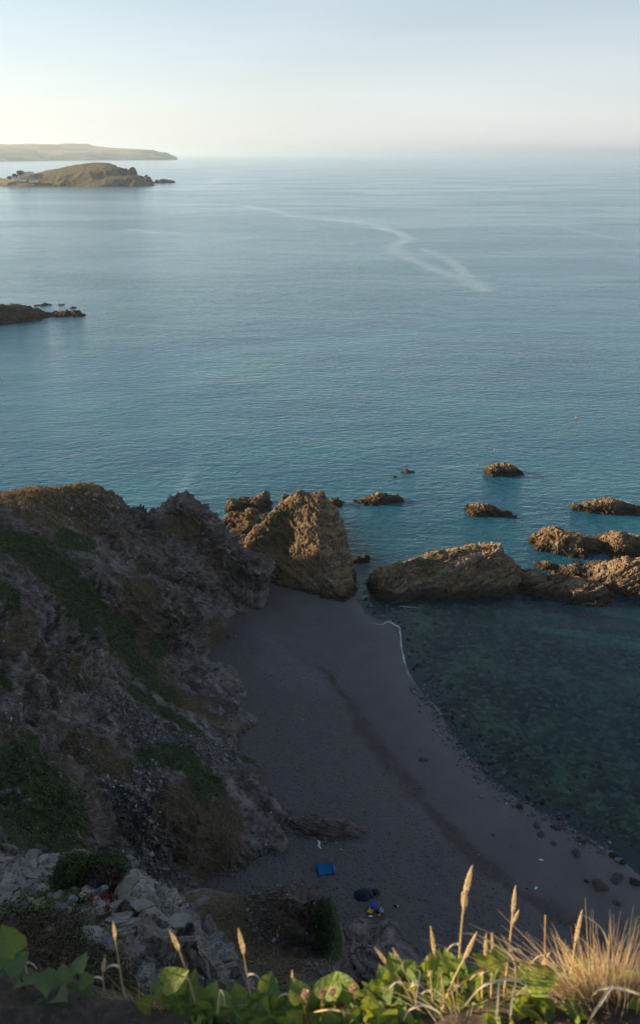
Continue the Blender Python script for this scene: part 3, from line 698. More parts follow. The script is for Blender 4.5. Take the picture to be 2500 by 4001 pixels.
# skerries far out on the left
islet('large dark skerry cut by the left edge of the picture', [(-160, 1275), (0, 1272), (90, 1262), (178, 1248)], [(-120, 1190), (0, 1184, 12), (60, 1192), (125, 1214, 7), (100, 1232, 4), (20, 1225, 8), (165, 1238, 3)], 10, 24, 51, res=0.6, amp=0.7, mat=MAT_SKERRY, name='skerry', s=1.8)
islet('long low dark skerry tapering to a point, right of the large one', [(110, 1238), (200, 1238), (290, 1240), (355, 1230)], [(140, 1222), (190, 1220), (250, 1212), (310, 1210), (345, 1222, 2)], 4, 10, 52, res=0.55, amp=0.5, mat=MAT_SKERRY, name='skerry', s=1.5)
islet('thin dark skerry behind the large one at left', [(115, 1196), (160, 1198), (207, 1193)], [(140, 1191), (180, 1188)], 2.5, 7, 53, res=0.6, amp=0.25, mat=MAT_SKERRY, name='skerry', s=1.5)
islet('tiny dark skerry farthest out of the left group', [(222, 1192), (245, 1194), (268, 1190)], [(245, 1186)], 2, 5, 54, res=0.5, amp=0.2, mat=MAT_SKERRY, name='skerry', s=1.5)
islet('small flat dark skerry just behind the long tapering one', [(252, 1207), (270, 1209), (292, 1206)], [(272, 1203)], 1.5, 5, 55, res=0.5, amp=0.15, mat=MAT_SKERRY, name='skerry', s=1.5)

# low reef of slate running out over the sand below the cliff
lr = [Z(1110, 3235, 2.0), Z(1180, 3250, 2.0), Z(1250, 3265, 2.0), Z(1330, 3268, 1.9), Z(1400, 3255, 1.9), Z(1420, 3238, 1.9), Z(1370, 3205, 1.9), Z(1280, 3195, 2.0), Z(1190, 3185, 2.0), Z(1130, 3190, 2.0)]
cx_, cy_ = float(np.mean([p[0] for p in lr])), float(np.mean([p[1] for p in lr]))
rock('slate_reef', 'low jagged ledge of slate on the sand, draped with clothes', lr + [Z(1150, 3208, 2.75), Z(1220, 3215, 2.66), Z(1290, 3222, 2.58), Z(1350, 3228, 2.45)] + skirt(lr, cx_, cy_, 0.5, 1.3),
     MAT_CLIFF, (cx_ - 5, cx_ + 5, cy_ - 2.2, cy_ + 2.2), 0.06, 0.08, 0.22, (0.3, 0.7, 0.6), 0.15, 61, cat='rock', bottom=1.5)
# ------------------------------------------------------------------ the island out in the bay
isl_base = [(0, 724), (100, 729), (230, 728), (400, 729), (480, 728), (530, 722), (545, 717)]
ib = [Z(*q) for q in isl_base]
isl = ib + [A(40, 711, 1660), A(89, 696, 1690), A(129, 684, 1710), A(174, 668, 1740), A(238, 656, 1760), A(298, 646, 1775), A(362, 640, 1780), A(397, 641, 1780), A(437, 642, 1765), A(466, 659, 1745),
    A(491, 667, 1735), A(521, 676, 1720), A(537, 699, 1705), A(164, 712, 1668), A(238, 693, 1680), A(308, 690, 1682), A(377, 675, 1692), A(427, 666, 1700), A(60, 718, 1658),
    A(308, 700, 1672), A(240, 704, 1668), A(390, 690, 1680), A(427, 685, 1684), A(465, 676, 1700), A(500, 688, 1690)]
for xx in np.arange(-650, -390, 40): isl += [W(xx * 1.14, 1880 - abs(xx + 520) * 0.1, -4), W(xx * 1.12, 1840 - abs(xx + 520) * .1, 10)]
isl += [W(p[0] * 0.998, p[1] - 14, -9) for p in ib] + [W(-356, 1720, -8), W(-360, 1760, -8), W(-380, 1800, -8), W(-690, 1670, -2), W(-740, 1700, -5), W(-740, 1800, -5)]
f = Surf(isl, 6)
x = np.arange(-760, -345, 1.7); y = np.arange(1635, 1860, 2.2)
X, Y = np.meshgrid(x, y); Zg = f(X, Y).reshape(X.shape)
Pi = np.stack([X.ravel(), Y.ravel(), Zg.ravel()], -1); Ni = normals_of(x, y, Zg).reshape(-1, 3)
st_ = sstep(0.955, 0.80, Ni[:, 2])
Pi += Ni * ((ridged(Pi * 0.035, 4, 0.55, seed=81) * 3.2 * st_ + fbm(Pi * 0.06, 3, seed=82) * 0.7))[:, None]
V, F, at = cull(Pi, grid_faces(len(x), len(y)), Pi[:, 2] > -1.5, {'steep': st_})
k = NT('island_ground')
n1 = k.noise(scale=0.02, detail=5); n2 = k.noise(scale=0.12, detail=5, rough=0.65)
turf = k.ramp(k.math('ADD', k.math('MULTIPLY', n1, 0.6), k.math('MULTIPLY', n2, 0.4)), [(0.35, (0.060, 0.058, 0.030)), (0.5, (0.095, 0.085, 0.045)), (0.62, (0.14, 0.115, 0.065)), (0.75, (0.20, 0.15, 0.09))])
rk = k.ramp(n2, [(0.3, (0.022, 0.020, 0.019)), (0.55, (0.060, 0.054, 0.047)), (0.75, (0.13, 0.112, 0.09))])
m = k.rng(k.math('ADD', k.attr('steep'), k.math('MULTIPLY', k.math('SUBTRACT', n2, 0.5), 1.0)), 0.35, 0.65)
MAT_ISLAND = k.done(k.bsdf(k.mix(m, turf, rk), 0.9, k.bump(n2, 0.8, 4.0), 0.2))
island = link('island', quick_mesh('island', V, F, at), MAT_ISLAND); island['kind'] = 'structure'
MAT_ISLEROCK = rock_material('islet_slate', (0.02, 0.018, 0.016), (0.05, 0.045, 0.04), (0.10, 0.09, 0.08), size=9)
islet('dark craggy islet off the right-hand end of the island', [(546, 716), (575, 717), (610, 715), (656, 712)], [(555, 694, 12), (570, 685), (582, 688), (592, 694), (612, 699), (635, 704, 9), (648, 709, 5)], 14, 34, 91, res=2.0, amp=2.0, mat=MAT_ISLEROCK, name='islet', s=6)
islet('tiny dark rock farthest right of the island and its islet', [(664, 711), (673, 712), (684, 711)], [(668, 709.2), (674, 708.6), (680, 709.4)], 4, 12, 92, res=1.0, amp=0.02, mat=MAT_ISLEROCK, name='islet', s=6)

# buildings and trees on the island
MAT_WHITE = simple('white_render', (0.78, 0.77, 0.74), 0.7, vary=0.06, scale=0.5)
MAT_SLATE = simple('roof_slate', (0.10, 0.10, 0.11), 0.6, vary=0.2, scale=1)
MAT_DARKGLASS = simple('window_glass', (0.03, 0.04, 0.05), 0.15, 0.5, vary=0.1)
MAT_STONE = simple('hut_stone', (0.20, 0.18, 0.15), 0.9, vary=0.3, scale=2)
def box_mesh(name, x0, x1, y0, y1, z0, z1):
    V = [(x, y, z) for z in (z0, z1) for y in (y0, y1) for x in (x0, x1)]
    return py_mesh(name, V, [(0, 2, 3, 1), (4, 5, 7, 6), (0, 1, 5, 4), (2, 6, 7, 3), (0, 4, 6, 2), (1, 3, 7, 5)])
def house(name, label, loc, w_, d_, h_, roof, cols=3, rows=2, group=None, rot=0.0):
    e = empty(name, loc); e.rotation_euler.z = rot
    tag(e, label, 'building', group)
    link('wall', box_mesh('wall', -w_ / 2, w_ / 2, -d_ / 2, d_ / 2, -2, h_), MAT_WHITE, e)
    if roof == 'flat':
        link('roof', box_mesh('roof', -w_ / 2 - .3, w_ / 2 + .3, -d_ / 2 - .3, d_ / 2 + .3, h_, h_ + .5), MAT_WHITE, e)
    else:
        V = [(-w_ / 2 - .3, -d_ / 2 - .4, h_), (w_ / 2 + .3, -d_ / 2 - .4, h_), (w_ / 2 + .3, d_ / 2 + .4, h_), (-w_ / 2 - .3, d_ / 2 + .4, h_), (-w_ / 2 - .3, 0, h_ + d_ * .35), (w_ / 2 + .3, 0, h_ + d_ * .35)]
        link('roof', py_mesh('roof', V, [(0, 1, 5, 4), (2, 3, 4, 5), (0, 4, 3), (1, 2, 5), (0, 3, 2, 1)]), MAT_SLATE, e)
    wm = box_mesh('window', -w_ / cols * .3, w_ / cols * .3, -.1, .1, 0, h_ / rows * .5)
    for r in range(rows):
        for c_ in range(cols):
            o = link('window', wm, MAT_DARKGLASS, e); o.location = ((c_ + .5) / cols * w_ - w_ / 2, -d_ / 2 - .02, h_ / rows * (r + .28))
    return e
def isle_at(px, py, Y, sink=0.0):
    p = A(px, py, Y); return (p[0], p[1], p[2] - sink)
house('hotel_building', 'long white flat-roofed hotel at the left end of the island', isle_at(106, 686, 1715), 27, 12, 7.5, 'flat', 7, 3)
house('hotel_building', 'tall white block at the left end of the hotel, beside the trees', isle_at(77, 687, 1712), 5.5, 9, 9.5, 'flat', 2, 3)
for i, (px, py, Y, ww, lab) in enumerate([(55, 700, 1672, 7, 'small white cottage lowest on the island shore at left'), (66, 698, 1676, 8, 'white gabled cottage under the hotel trees'), (84, 704, 1668, 6, 'white cottage right below the tall hotel block'),
        (97, 705, 1668, 6, 'white cottage on the island slope below the long hotel'), (122, 708, 1665, 5, 'left white hut on the island turf'), (131, 708, 1665, 5, 'middle white hut on the island turf'), (143, 708, 1665, 5, 'right white hut on the island turf')]):
    house('cottage', lab, isle_at(px, py, Y), ww, 6, 3.0, 'gable', 2, 1, 'white cottages on the island')
hb = empty('stone_hut', isle_at(401, 641.5, 1778)); tag(hb, 'small roofless stone hut on the summit of the island', 'hut')
for nm, b in (('wall', (-4, 4, -2.5, -1.9, -1, 3.4)), ('wall', (-4, 4, 1.9, 2.5, -1, 3.0)), ('wall', (-4, -3.4, -1.9, 1.9, -1, 3.2)), ('wall', (3.4, 4, -1.9, 1.9, -1, 2.6))):
    link(nm, box_mesh(nm, *b), MAT_STONE, hb)

k = NT('tree_foliage'); rn = k.rand()
MAT_TREE = k.done(k.bsdf(k.ramp(rn, [(0, (0.018, 0.03, 0.012)), (0.6, (0.04, 0.06, 0.022)), (1, (0.07, 0.09, 0.03))]), 0.8, None, 0.2))
MAT_BARK = simple('bark', (0.06, 0.045, 0.035), 0.9, vary=0.3, scale=4)
def leaf_cloud(name, pts, size, mat, parent, nrm=None, jitter=0.7, aspect=0.6, rng=RNG):
    """thousands of small separate leaves as one mesh"""
    n = len(pts)
    d = rng.normal(size=(n, 3)) * jitter + (nrm if nrm is not None else 0)
    d /= np.linalg.norm(d, axis=1, keepdims=True) + 1e-9
    t = np.cross(d, rng.normal(size=(n, 3))); t /= np.linalg.norm(t, axis=1, keepdims=True) + 1e-9
    b = np.cross(d, t)
    s = (np.asarray(size) * rng.uniform(0.6, 1.3, n))[:, None]
    V = np.stack([pts - t * s, pts + b * s * aspect, pts + t * s, pts - b * s * aspect], 1).reshape(-1, 3)
    return link(name, quick_mesh(name, V, np.arange(n * 4).reshape(n, 4), smooth=False), mat, parent)
def tube(pts, radii, sides=6):
    pts = [Vector(p) for p in pts]; V = []; F = []
    for i, p in enumerate(pts):
        t = (pts[min(i + 1, len(pts) - 1)] - pts[max(i - 1, 0)]).normalized()
        u = t.orthogonal().normalized(); v = t.cross(u)
        if i and (V[-sides] - pts[i - 1]).length > 0:
            u0 = (V[-sides] - pts[i - 1]).normalized(); u = (u0 - t * u0.dot(t)).normalized(); v = t.cross(u)
        for j in range(sides):
            a = 2 * math.pi * j / sides; V.append(p + (u * math.cos(a) + v * math.sin(a)) * radii[i])
    for i in range(len(pts) - 1):
        for j in range(sides):
            a, b = i * sides + j, i * sides + (j + 1) % sides; F.append((a, b, b + sides, a + sides))
    F.append(tuple(reversed(range(sides)))); F.append(tuple(range((len(pts) - 1) * sides, len(pts) * sides)))
    return V, F
for px, py, Y, r, lab in ((82, 690, 1705, 7.5, 'broad dark pine in front of the hotel'), (60, 698, 1690, 6.0, 'flat-topped dark pine left of the hotel'), (40, 706, 1675, 5.5, 'low dark tree at the left tip of the island')):
    e = empty('pine_tree', isle_at(px, py, Y)); tag(e, lab, 'tree')
    V, F = tube([(0, 0, -1), (0.4, 0, r * .5), (0.2, 0, r)], [0.5, 0.4, 0.2]); link('trunk', py_mesh('trunk', V, F, True), MAT_BARK, e)
    q = RNG.normal(size=(700, 3)); q /= np.linalg.norm(q, axis=1, keepdims=True); q *= RNG.uniform(0.5, 1, (700, 1))
    leaf_cloud('crown', q * np.array([r, r * .8, r * .55]) + np.array([0.5, 0, r * 1.05]), 0.9, MAT_TREE, e)

# ------------------------------------------------------------------ the mainland headland beyond
hb_px = [(-400, 632), (-150, 632), (0, 631), (120, 629), (250, 627), (430, 625.5), (560, 625), (640, 624.5), (690, 624)]
hl = [Z(*q) for q in hb_px]
def yb(px): return float(np.interp(px, [q[0] for q in hb_px], [p[1] for p in hl]))
sky_px = [(-400, 560, 1500), (-150, 563, 1500), (0, 562, 1400), (109, 561, 1400), (188, 564, 1300), (258, 562, 1300), (347, 563, 1200), (367, 570, 1100), (426, 579, 900), (491, 581, 800), (536, 584, 700), (600, 586, 500), (650, 595, 300), (684, 612, 120)]
hd = list(hl) + [A(a, b, yb(a) + c) for a, b, c in sky_px]
hd += [A(a, b, yb(a) + c) for a, b, c in [(-150, 604, 250), (0, 604, 250), (95, 600, 260), (150, 606, 200), (260, 600, 250), (350, 598, 220), (450, 604, 180), (560, 606, 150), (640, 612, 90), (200, 590, 600), (350, 586, 600), (60, 588, 600), (500, 594, 400)]]
hd += [W(p[0], p[1] - 60, -60) for p in hl] + [W(A(a, b, yb(a) + c)[0] - 30, yb(a) + c + 500, -30) for a, b, c in sky_px[8:]] + [W(A(a, b, yb(a) + c)[0], yb(a) + c + 900, 60) for a, b, c in sky_px[:8]] + [W(-1690, 9000, -60), W(-1700, 9400, -60)]
f = Surf(hd, 20)
x = np.arange(-4000, -1600, 9.0); y = np.arange(6900, 9700, 14.0)
X, Y = np.meshgrid(x, y); Zg = f(X, Y).reshape(X.shape)
Ph = np.stack([X.ravel(), Y.ravel(), Zg.ravel()], -1); Nh = normals_of(x, y, Zg).reshape(-1, 3)
Ph[:, 2] += fbm(Ph * 0.006, 3, seed=95) * 3
sth = sstep(0.96, 0.85, Nh[:, 2])
V, F, at = cull(Ph, grid_faces(len(x), len(y)), Ph[:, 2] > -3, {'steep': sth})
k = NT('headland_fields')
fv = k.voro(k.map(scale=(0.004, 0.0028, 0.0), rot=(0, 0, 0.3)), 1.0, out='Color'); fs = k.n.new('ShaderNodeSeparateColor'); k.l(fv, fs.inputs[0])
fc = k.ramp(fs.outputs[0], [(0.0, (0.10, 0.12, 0.05)), (0.25, (0.22, 0.17, 0.09)), (0.5, (0.30, 0.22, 0.13)), (0.75, (0.33, 0.24, 0.15)), (1.0, (0.16, 0.15, 0.07))])
hn = k.noise(scale=0.01, detail=4)
MAT_HEAD = k.done(k.bsdf(k.mix(k.rng(k.math('ADD', k.attr('steep'), k.math('MULTIPLY', k.math('SUBTRACT', hn, 0.5), 0.8)), 0.3, 0.7), fc, (0.055, 0.065, 0.05)), 0.95, None, 0.1))
head = link('headland', quick_mesh('headland', V, F, at), MAT_HEAD); head['kind'] = 'structure'
for px, py, dy, lab in [(178, 611, 150, 'leftmost pale house of the far village on the mainland'), (184, 604, 200, 'highest pale house of the far village on the mainland'), (190, 613, 140, 'pale house just right of the leftmost one in the far village'), (222, 608, 170, 'lone pale house between the two ends of the far village, left'),
        (246, 610, 150, 'lone pale house in the middle of the far village'), (268, 607, 170, 'lone pale house between the two ends of the far village, right'), (324, 617, 100, 'left house of the right-hand shore cluster of the far village'), (331, 614, 120, 'upper house of the right-hand shore cluster of the far village'), (338, 617, 100, 'middle house of the right-hand shore cluster of the far village'), (346, 616, 105, 'right house of the right-hand shore cluster of the far village')]:
    p = A(px, py, yb(px) + dy); zt = f([p[0]], [p[1]])[0]
    house('village_house', lab, (p[0], p[1], zt), 22, 12, 8, 'gable', 3, 2, 'village houses on the headland')

# ------------------------------------------------------------------ haze: the sea air, one closed box round everything
hm = bpy.data.materials.new('sea_air'); hm.use_nodes = True
for n_ in list(hm.node_tree.nodes): hm.node_tree.nodes.remove(n_)
ho = hm.node_tree.nodes.new('ShaderNodeOutputMaterial'); hv = hm.node_tree.nodes.new('ShaderNodeVolumePrincipled')
hv.inputs['Color'].default_value = (0.55, 0.76, 1.0, 1); hv.inputs['Density'].default_value = 6e-5; hv.inputs['Anisotropy'].default_value = 0.42
hm.node_tree.links.new(hv.outputs[0], ho.inputs['Volume'])
haze = link('haze', box_mesh('haze', -46000, 46000, -3000, 46000, -80, 200), hm); haze['kind'] = 'stuff'
haze['label'] = 'pale sea haze over the bay'
# ------------------------------------------------------------------ ivy and turf on the cliff, loose slate
def land_z(x, y):
    return cliff_surf(x, y)
k = NT('ivy_leaves'); rn = k.rand()
MAT_IVYCOVER = k.done(k.bsdf(k.ramp(rn, [(0, (0.016, 0.026, 0.010)), (0.55, (0.042, 0.066, 0.022)), (0.9, (0.08, 0.115, 0.036)), (1, (0.13, 0.16, 0.06))]), 0.6, None, 0.3))
k = NT('dry_turf'); rn = k.rand()
MAT_TURF = k.done(k.bsdf(k.ramp(rn, [(0, (0.04, 0.034, 0.02)), (0.5, (0.10, 0.08, 0.046)), (0.85, (0.18, 0.145, 0.08)), (1, (0.30, 0.24, 0.13))]), 0.9, None, 0.1))
vis = (CLIFF_V[:, 0] > -47) & (CLIFF_V[:, 2] > 1.5) & (CLIFF_V[:, 1] > 8) & (np.abs(CLIFF_V[:, 0]) < 0.47 * (CLIFF_V[:, 1] * CP + (H - CLIFF_V[:, 2]) * SP))
def pick(mask, n):
    i = np.flatnonzero(vis & mask)
    return RNG.choice(i, min(n, len(i)), replace=False)
gm = CLIFF_VEG + 0.35 * fbm(CLIFF_V * 0.9, 3, 0.6, seed=101) > 0.55
i = np.concatenate([pick(gm, 48000), pick(gm & (CLIFF_V[:, 1] < 30), 14000)])
q = CLIFF_V[i] + RNG.normal(size=(len(i), 3)) * 0.08 + CLIFF_N[i] * RNG.uniform(0.0, 0.5, (len(i), 1)) * (0.3 + 0.7 * np.clip(noise(CLIFF_V[i] * 0.8, 55) + 0.4, 0, 1))[:, None]
o = leaf_cloud('ivy_cover', q, np.where(q[:, 1] < 34, 0.05, 0.10), MAT_IVYCOVER, None, CLIFF_N[i] * 0.8); o['kind'] = 'stuff'; o['label'] = 'dark green ivy and scrub clinging to the cliff'
dm_ = (CLIFF_DRY + 0.35 * fbm(CLIFF_V * 0.9, 3, 0.6, seed=102) > 0.6) & ~gm
i = np.concatenate([pick(dm_, 30000), pick(dm_ & (CLIFF_V[:, 1] < 30), 22000)])
q = CLIFF_V[i] + RNG.normal(size=(len(i), 3)) * 0.06 + CLIFF_N[i] * RNG.uniform(0.0, 0.14, (len(i), 1))
o = leaf_cloud('dry_grass', q, np.where(q[:, 1] < 34, 0.07, 0.13), MAT_TURF, None, np.array([0, 0, 0.2]), 0.8, 0.22); o['kind'] = 'stuff'; o['label'] = 'brown dry grass on the cliff ledges'
# straw on the headland's crown, its colour raised to carry the golden sun
k = NT('crown_straw'); rn = k.rand()
MAT_CROWN = k.done(k.bsdf(k.ramp(rn, [(0, (0.20, 0.13, 0.055)), (0.6, (0.46, 0.33, 0.16)), (1, (0.66, 0.50, 0.28))]), 0.8, None, 0.1))
i = pick((CLIFF_V[:, 1] > 81) & (CLIFF_V[:, 0] < -27) & (CLIFF_V[:, 2] > 17.2) & (CLIFF_DRY > 0.25), 16000)
hgt_ = RNG.uniform(0.10, 0.30, len(i)); an_ = RNG.uniform(0, math.pi, len(i)); dv = np.stack([np.cos(an_), np.sin(an_), 0 * an_], -1) * 0.03
p_ = CLIFF_V[i] - np.array([0, 0, 0.03]); tip = p_ + np.stack([RNG.normal(size=len(i)) * 0.06, RNG.normal(size=len(i)) * 0.06, hgt_], -1)
V = np.stack([p_ - dv, p_ + dv, tip + dv * 0.3, tip - dv * 0.3], 1).reshape(-1, 3)
o = link('headland_grass', quick_mesh('headland_grass', V, np.arange(len(i) * 4).reshape(-1, 4), smooth=False), MAT_CROWN); o['kind'] = 'stuff'; o['label'] = 'dry grass painted sun-gold on the crown of the headland'
# loose slate chips
MAT_CHIP = NT('loose_slate'); k = MAT_CHIP; rn = k.rand()
MAT_CHIP = k.done(k.bsdf(k.ramp(rn, [(0, (0.045, 0.04, 0.039)), (0.6, (0.10, 0.097, 0.097)), (0.92, (0.19, 0.19, 0.195)), (1, (0.32, 0.32, 0.33))]), 0.7, None, 0.3))
def chips(pts, size, nrm, flat=0.28):
    n = len(pts)
    a = np.array([[-1, -1, -1], [1, -.7, -1], [.8, 1, -1], [-.9, .8, -1], [-.8, -.9, 1], [.9, -.6, 1], [.6, .9, 1], [-.9, .6, 1]], float)
    V = a[None] * np.stack([size, size * RNG.uniform(.5, 1, n), size * flat], -1)[:, None, :] * RNG.uniform(.75, 1.25, (n, 8, 1))
    d = nrm + RNG.normal(size=(n, 3)) * 0.35; d /= np.linalg.norm(d, axis=1, keepdims=True)
    t = np.cross(d, RNG.normal(size=(n, 3))); t /= np.linalg.norm(t, axis=1, keepdims=True); bb = np.cross(d, t)
    V = V[..., 0:1] * t[:, None] + V[..., 1:2] * bb[:, None] + V[..., 2:3] * d[:, None] + pts[:, None]
    f = np.array([[0, 3, 2, 1], [4, 5, 6, 7], [0, 1, 5, 4], [1, 2, 6, 5], [2, 3, 7, 6], [3, 0, 4, 7]])
    return V.reshape(-1, 3), (f[None] + np.arange(n)[:, None, None] * 8).reshape(-1, 4)
im = np.concatenate([pick(CLIFF_SCREE > 0.35, 5000), pick((CLIFF_VEG < 0.2) & (CLIFF_DRY < 0.4), 5500)])
sz = np.exp(RNG.normal(-2.6, 0.5, len(im))) * np.where(CLIFF_V[im, 1] < 34, 0.7, 1.0)
V, F = chips(CLIFF_V[im] + CLIFF_N[im] * 0.03, sz, CLIFF_N[im] * 0.6 + np.array(bed_n) * 0.6)
o = link('loose_slate', quick_mesh('loose_slate', V, F, smooth=False), MAT_CHIP); o['kind'] = 'stuff'; o['label'] = 'broken grey slate littering the cliff'

# ------------------------------------------------------------------ stones on the shore and sea bed
def stone_mesh(name, seed, rough=0.25, sub=2, flat=0.6, strata=0.0):
    rg = np.random.default_rng(seed)
    bm_v = []; n = 9 if sub == 2 else 6; m = 14 if sub == 2 else 9
    V = [np.array([0, 0, 1.0])]
    for a in range(1, n):
        for b_ in range(m):
            t, p = math.pi * a / n, 2 * math.pi * (b_ + 0.5 * (a % 2)) / m
            V.append(np.array([math.sin(t) * math.cos(p), math.sin(t) * math.sin(p), math.cos(t)]))
    V.append(np.array([0, 0, -1.0])); V = np.array(V)
    # cut by random planes: angular stone
    for _ in range(11):
        d = rg.normal(size=3); d /= np.linalg.norm(d); c = rg.uniform(0.55, 0.85)
        s_ = V @ d; V = V - np.outer(np.maximum(s_ - c, 0), d)
    V = V * np.array([1, rg.uniform(0.55, 0.85), flat]) 
    V += rough * 0.12 * np.stack([noise(V * 4 + seed, 1), noise(V * 4 + seed, 2), noise(V * 4 + seed, 3)], -1)
    if strata: V[:, 2] += strata * np.sign(np.sin(V[:, 0] * 3 + V[:, 1] * 9)) * 0.04
    F = [(0, 1 + b_, 1 + (b_ + 1) % m) for b_ in range(m)]
    for a in range(n - 2):
        for b_ in range(m):
            x0, x1 = 1 + a * m + b_, 1 + a * m + (b_ + 1) % m
            F.append((x0, x0 + m, x1 + m, x1))
    L = 1 + (n - 2) * m
    F += [(L + b_, len(V) - 1, L + (b_ + 1) % m) for b_ in range(m)]
    return py_mesh(name, V, F)
MAT_STONE2 = rock_material('shore_stone', (0.020, 0.018, 0.018), (0.060, 0.058, 0.060), (0.14, 0.14, 0.145), rot=(0.5, 0.4, 0.7), size=0.25, weed=False)
MAT_STONE3 = rock_material('weedy_stone', (0.012, 0.011, 0.008), (0.030, 0.028, 0.018), (0.085, 0.08, 0.06), rot=(0.5, 0.4, 0.7), size=0.25, weed=False)
stones = [stone_mesh('stone', 300 + k_, 0.8, 2, 0.45, 1.0) for k_ in range(6)]
for me in stones: me.materials.append(MAT_STONE2)
weedy = [stone_mesh('stone', 400 + k_, 0.8, 2, 0.5, 1.0) for k_ in range(3)]
for me in weedy: me.materials.append(MAT_STONE3)
def sand_at(px, py):
    p = Z(px, py, 1.2)
    for _ in range(4): p = Z(px, py, float(sand_height(p[:1], p[1:2])[0][0]))
    return p
beach_stones = [  # px, py, width px, rotation, weedy, label
    (1655, 2970, 40, 0.1, 0, 'lone dark jagged stone out on the smooth sand'), (2248, 3335, 52, 1.2, 0, 'largest pale slab of stone standing in the wet sand'),
    (2180, 3232, 50, -0.5, 0, 'rough stone on the wet sand above the largest slab'), (2096, 3227, 42, -0.6, 0, 'flat stone with a pale tip, left end of the shore cluster'),
    (2112, 3262, 40, -0.9, 0, 'narrow dark stone just below the flat pale-tipped one'), (2162, 3295, 30, -1.0, 0, 'small stone between the narrow one and the largest slab'),
    (2276, 3282, 60, -0.2, 0, 'low wide stone at the wave edge above the largest slab'), (2340, 3465, 78, 0.05, 0, 'long flat dark stone lying alone at lower right'),
    (2408, 3436, 66, -0.6, 0, 'big striped stone at the lower right shore'), (2478, 3450, 54, 0.5, 1, 'dark weedy stone beside the big striped one at the right edge'),
    (2288, 3444, 24, 0.3, 1, 'small black stone left of the long flat one'), (2410, 3528, 40, 0.3, 0, 'striped stone nearest the tall dry grass'),
    (2395, 3345, 44, 0.2, 1, 'brown weed-covered stone in the wave edge'), (2430, 3370, 40, -0.4, 1, 'dark stone awash at the right end of the shore'),
    (1945, 3038, 42, -0.4, 0, 'pale stone marking the water edge half way down the shore'), (1942, 3000, 46, -0.3, 0, 'tilted stone at the water edge'), (1985, 3072, 30, 0.4, 0, 'small pale stone by the pebbly wave edge'),
    (1720, 2748, 22, -0.8, 0, 'small upright stone in the shallows near the foam'), (1742, 2805, 20, 0.3, 1, 'tiny weedy stone in the shallows below the foam'), (1805, 2885, 16, 0.0, 0, 'tiny yellowish stone at the water edge'),
    (2030, 3155, 36, -0.7, 1, 'low dark stone sunk in the wet sand'), (1880, 2985, 34, 0.5, 1, 'dark wet stone left of the tilted one'),
    (1772, 2430, 34, -0.2, 0, 'pale rounded boulder under the shallow water of the cove')]
for i, (px, py, wpx, rz, wd, lab) in enumerate(beach_stones):
    p = sand_at(px, py); dep = p[1] * CP + (H - p[2]) * SP
    me = (weedy if wd else stones)[i % (3 if wd else 6)]
    o = link('beach_stone', me); r = wpx * dep / FPX / 2
    o.scale = (r * 1.05, r * 1.0, r * 0.95); o.location = (p[0], p[1], p[2] + r * 0.12); o.rotation_euler = (0.1 * math.sin(i), 0.12 * math.cos(i * 2), -rz + 0.2)
    tag(o, lab, 'stone', 'stones along the water edge')
for i, (px, py, wpx, lab) in enumerate([(1218, 2788, 9, 'bright white pebble alone in the middle of the trodden sand'), (1062, 2640, 13, 'pale stone on the sand below the upper shingle patch'), (1060, 2920, 8, 'pale pebble on the sand near the cliff foot half way down'),
        (1300, 2780, 7, 'tiny pebble right of the bright white one'), (1448, 3440, 12, 'pale pebble on the sand right above the dark shelter'), (1390, 3352, 8, 'tiny pebble between the slate ledge and the dark shelter'), (1500, 3440, 8, 'tiny pebble on the sand up and right of the dark shelter'),
        (1020, 3465, 14, 'right of two pale stones in the inner sandy corner'), (990, 3460, 16, 'left of two pale stones in the inner sandy corner'), (1245, 3426, 14, 'pale stone at the lower left corner of the blue tent'), (1820, 3335, 14, 'pale stone on the smooth sand inside the tide band')]):
    p = sand_at(px, py); dep = p[1] * CP + (H - p[2]) * SP; r = wpx * dep / FPX / 2
    o = link('pebble', stones[i % 6]); o.scale = (r, r, r); o.location = (p[0], p[1], p[2] + 0.02); o.rotation_euler = (0, 0, i * 1.3)
    tag(o, lab, 'pebble', 'pale pebbles on the sand')
# cobbles of the cove floor
n = 5200
sx = RNG.uniform(6, 62, n); sy = RNG.uniform(38, 96, n)
zz, sdd = sand_height(sx, sy)
ok = (sdd < -0.6) & (sdd > -30) & (RNG.uniform(size=n) < np.exp(sdd / 16))
sx, sy, zz = sx[ok], sy[ok], zz[ok]
V, F = chips(np.stack([sx, sy, zz + 0.05], -1), np.minimum(np.exp(RNG.normal(-1.6, 0.45, len(sx))), 0.34), np.tile([0, 0, 1.0], (len(sx), 1)), 0.45)
k = NT('cobble'); rn = k.rand()
MAT_COB = k.done(k.bsdf(k.ramp(rn, [(0, (0.010, 0.011, 0.007)), (0.5, (0.030, 0.036, 0.018)), (0.80, (0.10, 0.11, 0.08)), (1, (0.30, 0.31, 0.27))]), 0.8, None, 0.2))
o = link('cobbles', quick_mesh('cobbles', V, F, smooth=False), MAT_COB); o['kind'] = 'stuff'; o['label'] = 'weedy cobbles under the clear water of the cove'
